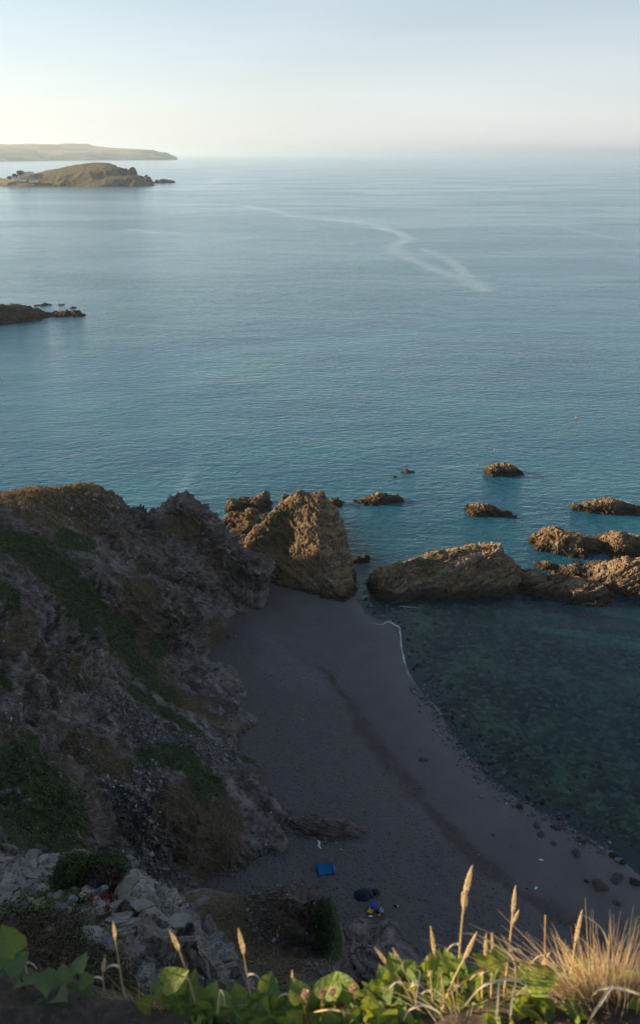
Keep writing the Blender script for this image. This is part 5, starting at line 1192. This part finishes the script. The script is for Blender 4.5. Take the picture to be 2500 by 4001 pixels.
o = leaf_cloud('low_scrub', q, 0.020, MAT_HG, None, np.array([0, 0, 0.5]), 0.7, 0.4); o['kind'] = 'stuff'; o['label'] = 'low green scrub among the dead heather'
for px, py, hpx, lab in ((362, 3535, 46, 'tallest rust-red dock spike beside the boulders'), (416, 3522, 34, 'middle rust-red dock spike on the outcrop'), (438, 3525, 26, 'shortest rust-red dock spike on the outcrop'), (425, 3570, 30, 'rust-red dock spike lowest on the outcrop')):
    p = out_hit(px, py); hh_ = hpx * 8.3 / FPX * 1.5; e = empty('dock_plant', tuple(p)); tag(e, lab, 'plant')
    rod((0, 0, -0.02), (0.01, 0, hh_), 0.004, 'stem', MAT_RED, e)
    t = RNG.uniform(0.25, 1, 160); q = np.stack([RNG.normal(size=160) * 0.02, RNG.normal(size=160) * 0.02, t * hh_], -1)
    leaf_cloud('seed_spike', q, 0.010, MAT_RED, e)['kind'] = 'stuff'

# ------------------------------------------------------------------ the cliff edge at the photographer's feet
edge_px = [(-500, 3740, 1.6), (0, 3800, 1.55), (300, 3860, 1.52), (600, 3935, 1.5), (900, 3985, 1.5), (1250, 3990, 1.5), (1600, 3935, 1.5), (2000, 3885, 1.5), (2300, 3840, 1.5), (2500, 3810, 1.5), (3000, 3760, 1.5)]
lip = [D(*q) for q in edge_px]
ct_pts = lip + [np.array([p[0], p[1] + 0.10, p[2] - 0.22]) for p in lip] + [np.array([p[0] * 1.05, p[1] + 0.35, p[2] - 1.6]) for p in lip] + \
    [np.array([p[0], 0.35, 58.33 - 0.02 * k_]) for k_, p in enumerate(lip)] + [W(0, -1.5, 58.3), W(1.5, -1.5, 58.2), W(2.5, 0, 58.1), W(-1.4, 0.9, 58.72), W(-2.2, 1.3, 58.95), W(-2.3, 1.75, 58.98), W(-2.2, 0, 58.9), W(-3.2, 1.4, 59.08), W(-3.2, 2.0, 59.1), W(-3.2, -1, 59.1), W(-5, 1.5, 59.4), W(-5, -1.5, 59.4),  # raised bank on the unseen left, added to shade the leaves there
    W(-2.3, 2.15, 58.0), W(-3.5, 2.5, 58.0), W(-5, 2.7, 58.4), W(-2.2, 2.5, 56.3)]
ct_surf = Surf(ct_pts, 0.05)
x = np.concatenate([np.arange(-5.5, -1.2, 0.08), np.arange(-1.2, 1.2, 0.018), np.arange(1.2, 2.6, 0.08)]); y = np.concatenate([np.arange(-1.6, 0.6, 0.08), np.arange(0.6, 1.3, 0.014), np.arange(1.3, 2.6, 0.08)])
X, Y = np.meshgrid(x, y); Zg = ct_surf(X, Y).reshape(X.shape)
Pc = np.stack([X.ravel(), Y.ravel(), Zg.ravel()], -1)
Pc[:, 2] += 0.012 * fbm(Pc * 14, 4, 0.6, seed=130) + 0.02 * fbm(Pc * 4, 3, 0.6, seed=131)
k = NT('cliff_top_soil'); n1 = k.noise(scale=40, detail=5, rough=0.7); n2 = k.noise(scale=7, detail=4)
pv = k.voro(scale=130, out='Color'); ps = k.n.new('ShaderNodeSeparateColor'); k.l(pv, ps.inputs[0])
sc_ = k.ramp(k.math('ADD', k.math('MULTIPLY', n1, 0.6), k.math('MULTIPLY', n2, 0.4)), [(0.3, (0.022, 0.018, 0.015)), (0.55, (0.065, 0.054, 0.045)), (0.75, (0.12, 0.10, 0.085))])
sc_ = k.mix(k.math('MULTIPLY', k.rng(ps.outputs[0], 0.90, 0.96), 0.3), sc_, (0.15, 0.14, 0.13))
MAT_SOIL = k.done(k.bsdf(sc_, 0.9, k.bump(n1, 0.8, 0.01), 0.2))
V, F, at = cull(Pc, grid_faces(len(x), len(y)), Pc[:, 2] > 56.4)
top = link('cliff_top', quick_mesh('cliff_top', V, F), MAT_SOIL); top['kind'] = 'structure'

# leaves of the ivy along the edge
def leaf_mesh(seed, lobed=False):
    rg_ = np.random.default_rng(seed)
    half = [(0.0, 0.02), (0.20, -0.10), (0.40, -0.02), (0.50, 0.20), (0.46, 0.42), (0.33, 0.66), (0.16, 0.88), (0.0, 1.04)] if not lobed else \
           [(0.0, 0.04), (0.24, -0.10), (0.44, -0.02), (0.60, 0.24), (0.42, 0.38), (0.34, 0.58), (0.17, 0.86), (0.0, 1.10)]
    V = []; F = []
    for x_, y_ in half: V.append((0.0, max(0.03, y_ * 0.95), 0.0))                        # midrib
    for sgn in (1, -1):
        b0 = len(V)
        for x_, y_ in half: V.append((sgn * x_ * 0.55 * (1 + rg_.normal() * .04), y_, 0.055 * x_ + rg_.normal() * .01))
        b1 = len(V)
        for x_, y_ in half: V.append((sgn * x_ * (1 + rg_.normal() * .05), y_ + rg_.normal() * .015, 0.22 * x_ * x_ + 0.08 * x_ + rg_.normal() * .02))
        for i_ in range(len(half) - 1):
            for r0, r1 in ((0, b0), (b0, b1)):
                f_ = (r0 + i_, r1 + i_, r1 + i_ + 1, r0 + i_ + 1); F.append(f_ if sgn > 0 else tuple(reversed(f_)))
    V = [(x_, y_, z_ - 0.22 * (y_ - 0.3) ** 2) for x_, y_, z_ in V]
    n0 = len(V)                                                                            # leaf stalk
    for t, (yy, zz_) in enumerate(((0.03, -0.01), (-0.3, -0.10), (-0.6, -0.34))):
        for a in range(3): V.append((0.018 * math.cos(a * 2.1), yy, zz_ + 0.018 * math.sin(a * 2.1)))
    for t in range(2):
        for a in range(3): F.append((n0 + t * 3 + a, n0 + t * 3 + (a + 1) % 3, n0 + t * 3 + 3 + (a + 1) % 3, n0 + t * 3 + 3 + a))
    return py_mesh('leaf', V, F, True)
def leaf_mat(name, c0, c1, c2):
    k = NT(name); tc_ = k.n.new('ShaderNodeTexCoord').outputs['Object']
    orr = k.objrand(); base = k.ramp(orr, [(0, c0), (0.55, c1), (1, c2)])
    sx_ = k.n.new('ShaderNodeSeparateXYZ'); k.l(tc_, sx_.inputs[0])
    ax = k.math('ABSOLUTE', sx_.outputs[0])
    rib = k.rng(ax, 0.035, 0.0)
    vein = k.math('SINE', k.math('MULTIPLY', k.math('SUBTRACT', sx_.outputs[1], k.math('MULTIPLY', ax, 0.9)), 34.0))
    vm_ = k.math('MAXIMUM', rib, k.math('MULTIPLY', k.rng(vein, 0.93, 1.0), 0.5))
    mott = k.noise(tc_, 6, 4)
    col = k.mix(k.math('MULTIPLY', k.rng(mott, 0.4, 0.75), 0.5), base, tuple(x_ * 0.55 for x_ in c1))
    col = k.mix(k.math('MULTIPLY', vm_, 0.45), col, tuple(min(1, x_ * 1.9) for x_ in c2))
    b_ = k.bsdf(col, 0.42, k.bump(k.math('SUBTRACT', mott, k.math('MULTIPLY', vm_, 0.6)), 0.35, 0.02), 0.45)
    tr = k.shader('Translucent', k.mix(0.6, col, (0.40, 0.48, 0.04)))
    return k.done(k.mixs(0.42, b_, tr))
MAT_LEAF = leaf_mat('ivy_leaf', (0.050, 0.10, 0.022), (0.10, 0.19, 0.035), (0.24, 0.33, 0.05))
MAT_LEAFD = leaf_mat('ivy_leaf_dark', (0.040, 0.095, 0.040), (0.065, 0.14, 0.055), (0.10, 0.19, 0.065))
leafs = [leaf_mesh(800 + i_, i_ % 3 == 0) for i_ in range(6)]; leafs_d = [leaf_mesh(830 + i_, i_ % 2 == 0) for i_ in range(4)]
for me in leafs: me.materials.append(MAT_LEAF)
for me in leafs_d: me.materials.append(MAT_LEAFD)
MAT_VINE = simple('vine_stem', (0.05, 0.04, 0.02), 0.8, vary=0.3, scale=200)
def put_leaf(parent, me, p, size, rz, tilt, roll):
    o = link('leaf', me, None, parent); o.location = tuple(np.array(p) - np.array(parent.location)); o.scale = (size, size, size)
    o.rotation_euler = (tilt, roll, rz); return o
def ivy(label, spots, rg_, dark=False):
    """spots: px, py, depth, size px, heading"""
    base = D(*spots[len(spots) // 2][:3]); base[2] = 58.35
    e = empty('ivy_plant', tuple(base)); tag(e, label, 'plant')
    P = []
    for px, py, d_, spx, hd_ in spots:
        p = D(px, py, d_); size = spx * d_ / FPX * (0.78 if dark else 0.86)
        put_leaf(e, (leafs_d if dark else leafs)[rg_.randrange(4 if dark else 6)], p, size, hd_, rg_.gauss(0.35, 0.30), rg_.gauss(0, 0.35)); P.append(p)
    P = sorted(P, key=lambda q_: q_[0])
    line = [np.array([q_[0], q_[1] - 0.01, q_[2] - 0.06]) - base for q_ in P[::max(1, len(P) // 25)]]
    if len(line) > 2:
        V, F = tube(line, [0.0018] * len(line), 5); link('vine', py_mesh('vine', V, F, True), MAT_VINE, e)
    return e
rg = random.Random(11)
left_sp = [(70, 3720, 1.42, 150, 0.5), (20, 3790, 1.40, 140, -0.6), (135, 3830, 1.45, 100, 2.4), (85, 3835, 1.46, 85, 1.2), (165, 3800, 1.42, 110, -2.6), (245, 3850, 1.45, 110, 0.3), (300, 3800, 1.42, 105, -0.2), (190, 3930, 1.42, 150, 2.9),
           (215, 3880, 1.44, 120, -2.2), (330, 3920, 1.44, 110, -2.8), (110, 3860, 1.46, 100, 1.8), (150, 3960, 1.43, 110, 3.3), (270, 3900, 1.45, 110, -1.0), (345, 3850, 1.45, 80, 0.6)]
ivy('large-leaved dark ivy trailing over the bare soil at the left corner', left_sp, rg, True)
mid_sp = [(610, 3880, 1.45, 110, -0.7), (690, 3890, 1.44, 120, 0.4), (640, 3850, 1.42, 120, -1.1), (590, 3930, 1.46, 80, 1.5)]
for i_ in range(140):
    px = rg.uniform(650, 1480); py = np.interp(px, [650, 1000, 1250, 1480], [3935, 3955, 3955, 3935]) + rg.uniform(-45, 95)
    mid_sp.append((px, py, 1.52 - (py - 3900) * 0.0006, rg.uniform(62, 118), rg.uniform(-2.6, 2.6)))
mid_sp += [(1040, 3880, 1.45, 100, -0.2), (1180, 3915, 1.44, 110, 0.5), (1270, 3900, 1.44, 130, -0.4), (1370, 3905, 1.44, 120, 0.3)]
ivy('mid-green ivy along the bottom centre under the clover heads', mid_sp, rg)
right_sp = []
for i_ in range(250):
    px = rg.uniform(1450, 2540); py = np.interp(px, [1450, 1600, 1900, 2200, 2540], [3920, 3870, 3860, 3900, 3900]) + rg.uniform(-70, 160)
    right_sp.append((px, py, 1.52 - (py - 3880) * 0.0006, rg.uniform(55, 120), rg.uniform(-2.8, 2.8)))
for i_ in range(34): right_sp.append((rg.uniform(1900, 2540), rg.uniform(3950, 4035), 1.40, rg.uniform(60, 115), rg.uniform(-2.8, 2.8)))
right_sp += [(1545, 3790, 1.42, 75, 0.3), (1690, 3790, 1.44, 90, -0.4), (1765, 3790, 1.43, 85, 0.2), (1945, 3745, 1.42, 70, -0.3), (1935, 3790, 1.43, 80, 0.5), (2060, 3850, 1.40, 170, -1.2), (1900, 3780, 1.44, 80, 0.9)]
ivy('sunlit ivy among the golden grass stalks at lower right', right_sp, rg)

# grass stalks
def straw(name, c0, c1, tr=0.3):
    k = NT(name); n = k.noise(scale=60, detail=3); rn = k.rand()
    col = k.mix(k.math('ADD', k.math('MULTIPLY', n, 0.5), k.math('MULTIPLY', rn, 0.5)), c0, c1)
    return k.done(k.mixs(tr, k.bsdf(col, 0.55, None, 0.3), k.shader('Translucent', col)))
MAT_STRAW = straw('straw', (0.46, 0.35, 0.18), (0.78, 0.66, 0.42)); MAT_SEED = straw('seed_head', (0.50, 0.38, 0.20), (0.84, 0.73, 0.50), 0.35)
MAT_RUST = straw('rusty_straw', (0.38, 0.22, 0.09), (0.62, 0.42, 0.19)); MAT_PALE = straw('bleached_straw', (0.60, 0.53, 0.40), (0.84, 0.78, 0.64), 0.25)
def curve3(a, b_, c_, n):
    return [(1 - t) ** 2 * a + 2 * t * (1 - t) * b_ + t * t * c_ for t in np.linspace(0, 1, n)]
def seed_head(a, b_, r, parent, name='seed_head'):
    """tight spike of overlapping husks from a (bottom) to b_ (tip)"""
    ax = (b_ - a); L_ = np.linalg.norm(ax); ax = ax / L_
    u = np.cross(ax, [0, 1, 0.3]); u /= np.linalg.norm(u); v = np.cross(ax, u)
    V = []; F = []; n = 60
    for i_ in range(n):
        t = i_ / n; an = i_ * 2.4; prof = math.sin(math.pi * min(1, 0.12 + 0.88 * t) ** 0.75) ** 0.7
        c_ = a + ax * (t * L_ * 0.93); o_ = u * math.cos(an) + v * math.sin(an); s_ = np.cross(ax, o_); ln = L_ * 0.13
        b0 = len(V)
        V += [c_ + o_ * r * prof * 0.3, c_ + o_ * r * prof * 0.95 + ax * ln * 0.35 + s_ * r * 0.42, c_ + o_ * r * prof * 0.9 + ax * ln * 1.0, c_ + o_ * r * prof * 0.95 + ax * ln * 0.35 - s_ * r * 0.42, c_ + o_ * r * prof * 1.25 + ax * ln * 0.4]
        F += [(b0, b0 + 1, b0 + 4), (b0 + 1, b0 + 2, b0 + 4), (b0 + 2, b0 + 3, b0 + 4), (b0 + 3, b0, b0 + 4)]
    return link(name, py_mesh(name, V, F), MAT_SEED, parent)
def stalk(label, tip, neck, base, d_=1.42, r=0.0034, extra=(), mat=None, head=True):
    pb = D(base[0], base[1], d_ + 0.05); pb2 = A(base[0], base[1], pb[1])
    pn = A(neck[0], neck[1], pb[1] + 0.015); pt = A(tip[0], tip[1], pb[1] + 0.02)
    e = empty('grass_stalk', tuple(pb)); tag(e, label, 'grass')
    mid = (pb + pn) / 2 + np.array([0.004 * math.sin(base[0]), 0.01, 0]) 
    c_ = curve3(pb - pb - np.array([0, 0, 0.04]), mid - pb, pn - pb, 9)
    if not head: c_ = curve3(np.array([0, 0, -0.04]), mid - pb, pt - pb, 9)
    V, F = tube(c_, list(np.linspace(0.0022, 0.0013, len(c_))), 6); link('stem', py_mesh('stem', V, F, True), mat or MAT_STRAW, e)
    if head: seed_head(pn - pb, pt - pb, r, e)
    for (t2, n2_) in extra:
        qa, qb = A(n2_[0], n2_[1], pb[1] + 0.02), A(t2[0], t2[1], pb[1] + 0.03)
        seed_head(qa - pb, qb - pb, r * 0.8, e)
        rod(c_[6], qa - pb, 0.0008, 'branch', MAT_STRAW, e)
    # one dry sheath leaf clasping the stem
    m_ = c_[4]; s_ = 1 if int(base[0]) % 2 else -1; V = []
    for t in np.linspace(0, 1, 6):
        q_ = m_ + np.array([s_ * 0.028 * t, -0.01 * t, 0.05 * t - 0.05 * t * t]); wd = 0.0028 * (1 - t * 0.9)
        V += [q_ + np.array([0, -wd, 0]), q_ + np.array([0, wd, 0.001])]
    link('blade', py_mesh('blade', V, [(2 * i_, 2 * i_ + 1, 2 * i_ + 3, 2 * i_ + 2) for i_ in range(5)], True), MAT_PALE, e)
    return e
ST = [('tallest pale grass stalk with a thick seed head and two side heads', (1843, 3385), (1816, 3492), (1790, 3880), 1.42, 0.0046, [((1806, 3484), (1812, 3548)), ((1822, 3490), (1816, 3545))]),
      ('second tallest grass stalk, pale slim head with one side spikelet', (2013, 3462), (2002, 3568), (1975, 3850), 1.42, 0.0034, [((2026, 3556), (2004, 3604))]),
      ('leftmost of the golden stalks leaning left over the slate platform', (1465, 3703), (1515, 3772), (1628, 3910), 1.42, 0.0036, []),
      ('golden stalk leaning left just inside the leftmost one', (1534, 3703), (1573, 3786), (1645, 3910), 1.42, 0.0034, []),
      ('upright stalk with drooping brown head left of the tallest', (1682, 3620), (1696, 3726), (1742, 3860), 1.42, 0.0034, []),
      ('short brown stalk beneath the drooping-headed one', (1668, 3735), (1682, 3822), (1702, 3930), 1.43, 0.0036, []),
      ('long stalk crossing the tallest, its pale head leaning right', (1860, 3645), (1813, 3748), (1715, 3960), 1.40, 0.0036, []),
      ('short stalk right of the tallest, left of a close pair', (1898, 3650), (1895, 3746), (1890, 3870), 1.43, 0.0034, []),
      ('short stalk right of the tallest, right of a close pair', (1920, 3645), (1926, 3730), (1926, 3860), 1.43, 0.0030, []),
      ('small stalk with pale head leaning right near the bare stem', (2147, 3720), (2108, 3792), (2080, 3890), 1.42, 0.0034, []),
      ('bent pale stalk at the left side of the dry tussock', (2272, 3558), (2246, 3684), (2225, 3860), 1.44, 0.0034, []),
      ('solitary golden-topped stalk left of centre over the scrub', (932, 3628), (950, 3715), (985, 3900), 1.44, 0.0040, [((955, 3690), (950, 3725))]),
      ('short greenish stalk near bottom centre', (1142, 3790), (1141, 3848), (1130, 3930), 1.45, 0.0026, []),
      ('thin stalk with a pale tip in front of the outcrop', (443, 3600), (451, 3668), (482, 3880), 1.44, 0.0030, []),
      ('thin stalk with knobbly golden tip right of the outcrop', (664, 3635), (700, 3712), (772, 3930), 1.44, 0.0042, []),
      ('short brown stalk rising from the soil by the large leaves', (412, 3735), (402, 3795), (400, 3850), 1.46, 0.0036, [])]
for lab, t_, n_, b_, d_, r_, ex in ST: stalk(lab, t_, n_, b_, d_, r_, ex)
stalk('straight bare golden stem without a head, left of the tussock', (2130, 3577), (2131, 3600), (2140, 3880), 1.43, mat=MAT_RUST, head=False)
stalk('thin bare stem standing at the left of the ivy leaves', (85, 3720), (86, 3740), (95, 3800), 1.44, mat=MAT_STRAW, head=False)
def strap(label, pxs, d_, w_, mat, name='dry_leaf'):
    P = [D(px, py, d_ + dd) for px, py, dd in pxs]; base = P[-1].copy()
    L_ = []
    for i_ in range(len(P) - 1):
        p0, p1, p2, p3 = P[max(i_ - 1, 0)], P[i_], P[i_ + 1], P[min(i_ + 2, len(P) - 1)]
        for t in np.linspace(0, 1, 7)[:-1]:
            L_.append(0.5 * (2 * p1 + (p2 - p0) * t + (2 * p0 - 5 * p1 + 4 * p2 - p3) * t * t + (3 * p1 - p0 - 3 * p2 + p3) * t ** 3))
    L_.append(P[-1]); L_ = np.array(L_) - base; n = len(L_)
    tg = np.gradient(L_, axis=0); sd_ = np.cross(tg, np.array([0, 0.6, -0.8])); sd_ /= np.linalg.norm(sd_, axis=1, keepdims=True)
    ww = w_ * 0.42 * (np.sin(np.linspace(0.25, math.pi * 0.8, n)))[:, None]
    V = np.concatenate([L_ - sd_ * ww, L_ + np.array([0, 0, -0.0015]), L_ + sd_ * ww])
    F = np.concatenate([grid_faces(n, 3)])
    o = link(name, quick_mesh(name, V, F), mat); o.location = tuple(base); tag(o, label, 'grass leaf')
    return o
strap('pale dry leaf arching right from the tallest stalk', [(1790, 3648, 0), (1860, 3652, 0), (1930, 3690, 0), (1995, 3735, 0), (2012, 3790, 0.02), (2010, 3880, 0.05)], 1.40, 0.0040, MAT_STRAW)
strap('long dry leaf arching over the sunlit ivy', [(1700, 3950, 0.05), (1780, 3860, 0), (1880, 3790, 0), (1980, 3757, 0), (2070, 3775, 0), (2140, 3830, 0.03)], 1.38, 0.0035, MAT_RUST)
strap('pale dry leaf bent over the dark leaves at lower right', [(1810, 3935, 0.03), (1880, 3855, 0), (1960, 3830, 0), (2040, 3828, 0)], 1.36, 0.0050, MAT_PALE)
strap('broad bleached blade bent over below the tussock', [(2310, 3890, 0), (2350, 3862, 0), (2420, 3862, 0), (2510, 3890, 0.02)], 1.34, 0.0060, MAT_PALE)
strap('stiff pale blade leaning left at the foot of the tussock', [(2290, 4010, 0.05), (2330, 3940, 0), (2390, 3850, 0)], 1.33, 0.0065, MAT_PALE)
strap('dry leaf kinked over at the top left of the tussock', [(2265, 3572, 0), (2310, 3595, 0), (2350, 3632, 0), (2375, 3690, 0.02)], 1.42, 0.0034, MAT_STRAW)
strap('bleached stem standing in the middle of the ivy', [(1950, 3830, 0), (1945, 3900, 0), (1935, 4005, 0.05)], 1.36, 0.0055, MAT_PALE)
strap('short bleached stem beside the middle one', [(2010, 3850, 0), (1998, 3920, 0), (1990, 4005, 0.05)], 1.36, 0.0050, MAT_PALE)
strap('hooked dry leaf at the left of the sunlit ivy', [(1618, 3788, 0), (1640, 3800, 0), (1630, 3860, 0), (1620, 3930, 0.04)], 1.40, 0.0036, MAT_PALE)
strap('curled pale leaf low among the sunlit ivy', [(1575, 3990, 0.03), (1600, 3945, 0), (1660, 3930, 0), (1720, 3960, 0.02)], 1.38, 0.0040, MAT_PALE)
strap('pale bent blade in the shaded ivy at bottom centre', [(1225, 3955, 0.02), (1290, 3945, 0), (1370, 3960, 0.03)], 1.40, 0.0040, MAT_STRAW)
strap('hooked withered blade at bottom left of centre', [(880, 3930, 0.03), (872, 3885, 0), (860, 3875, 0), (848, 3960, 0.03)], 1.42, 0.0034, MAT_PALE)
strap('withered brown blade beside the hooked one', [(872, 3880, 0), (862, 3920, 0), (850, 3985, 0.04)], 1.43, 0.0028, MAT_RUST)
# dry tussock
def blades(name, n, c_, spread, lean, hgt, wid, mats, parent, rng_):
    for mi, mat in enumerate(mats):
        m_ = n // len(mats)
        b0 = np.stack([c_[0] + rng_.normal(size=m_) * spread, c_[1] + rng_.normal(size=m_) * spread * 0.5, np.full(m_, c_[2])], -1)
        dx = rng_.normal(size=m_) * lean + (b0[:, 0] - c_[0]) * 1.4; dy = rng_.normal(size=m_) * lean * 0.5; hh_ = hgt * rng_.uniform(0.45, 1.08, m_)
        bend = rng_.normal(size=m_) * 0.5
        V = []; ns = 6
        for j in range(ns):
            t = j / (ns - 1); p_ = b0 + np.stack([dx * (t + bend * t * t * 0.6), dy * t, hh_ * (t - 0.25 * np.abs(bend) * t * t)], -1)
            w2 = wid * (1 - t * 0.85); an = np.stack([np.full(m_, 0.8), np.full(m_, 0.5), np.zeros(m_)], -1)
            V += [p_ - an * w2, p_ + an * w2]
        V = np.array(V).transpose(1, 0, 2).reshape(-1, 3)
        f = np.array([[2 * j, 2 * j + 1, 2 * j + 3, 2 * j + 2] for j in range(ns - 1)])
        F = (f[None] + (np.arange(m_) * ns * 2)[:, None, None]).reshape(-1, 4)
        o = link(name, quick_mesh(name, V - np.array(parent.location), F), mat, parent); o['kind'] = 'stuff'
tp = D(2395, 3930, 1.47); tus = empty('grass_tussock', tuple(tp)); tag(tus, 'thick golden tussock of dry grass at the lower right corner', 'grass')
rb = np.random.default_rng(3)
blades('blades', 720, tp, 0.045, 0.035, 0.19, 0.0012, [MAT_STRAW, MAT_RUST, MAT_SEED, MAT_PALE], tus, rb)
blades('blades', 130, tp + np.array([0.02, 0, 0]), 0.05, 0.035, 0.26, 0.0011, [MAT_STRAW, MAT_SEED], tus, rb)
tp2 = D(2190, 3920, 1.46); t2 = empty('grass_tussock', tuple(tp2)); tag(t2, 'sparse dry grass between the bare stem and the big tussock', 'grass')
blades('blades', 70, tp2, 0.03, 0.04, 0.10, 0.001, [MAT_STRAW, MAT_RUST], t2, rb)
tp3 = D(560, 3975, 1.50); t3 = empty('grass_tussock', tuple(tp3)); tag(t3, 'brown withered grass tuft on the soil between the two ivy patches', 'grass')
blades('blades', 170, tp3, 0.04, 0.03, 0.065, 0.0011, [MAT_RUST, MAT_STRAW], t3, rb)
tp4 = D(1800, 3980, 1.46); t4 = empty('grass_tussock', tuple(tp4)); tag(t4, 'pale dry blades rising through the sunlit ivy under the tallest stalk', 'grass')
blades('blades', 50, tp4, 0.035, 0.02, 0.11, 0.0012, [MAT_STRAW, MAT_PALE], t4, rb)
# clover heads
k = NT('clover_petals'); rn = k.rand()
MAT_CLO = k.done(k.mixs(0.25, k.bsdf(k.ramp(rn, [(0, (0.30, 0.16, 0.10)), (0.5, (0.55, 0.38, 0.27)), (1, (0.72, 0.58, 0.46))]), 0.7, None, 0.2), k.shader('Translucent', (0.5, 0.35, 0.25))))
MAT_CLB = straw('clover_brown', (0.14, 0.075, 0.04), (0.30, 0.17, 0.09))
for px, py, wpx, bx2, by2, mat, lab in ((1195, 3885, 36, 1190, 3960, MAT_CLO, 'leftmost clover head, largest and pinkest'), (1260, 3880, 28, 1250, 3960, MAT_CLO, 'second clover head from the left, pale brown'), (1298, 3873, 28, 1310, 3950, MAT_CLO, 'third clover head from the left, close to the second'),
        (1382, 3862, 30, 1385, 3950, MAT_CLO, 'rightmost clover head, sunlit'), (1332, 3926, 24, 1345, 3975, MAT_CLB, 'withered brown clover head low among the leaves'), (1196, 3975, 30, 1200, 4010, MAT_CLB, 'withered clover head at the bottom edge')):
    pb = D(bx2, by2, 1.44); pt = A(px, py, pb[1] + 0.01); e = empty('clover', tuple(pb)); tag(e, lab, 'flower')
    c_ = curve3(np.zeros(3), (pt - pb) * 0.5 + np.array([0.003, 0.004, 0]), pt - pb, 6); V, F = tube(c_, [0.0011] * 6, 5); link('stem', py_mesh('stem', V, F, True), MAT_RUST, e)
    r_ = wpx * 1.43 / FPX / 2; q = RNG.normal(size=(150, 3)); q /= np.linalg.norm(q, axis=1, keepdims=True)
    leaf_cloud('flower_head', q * r_ * RNG.uniform(0.6, 1, (150, 1)) + (pt - pb), r_ * 0.42, mat, e, q * 0.0, 0.8, 0.45)
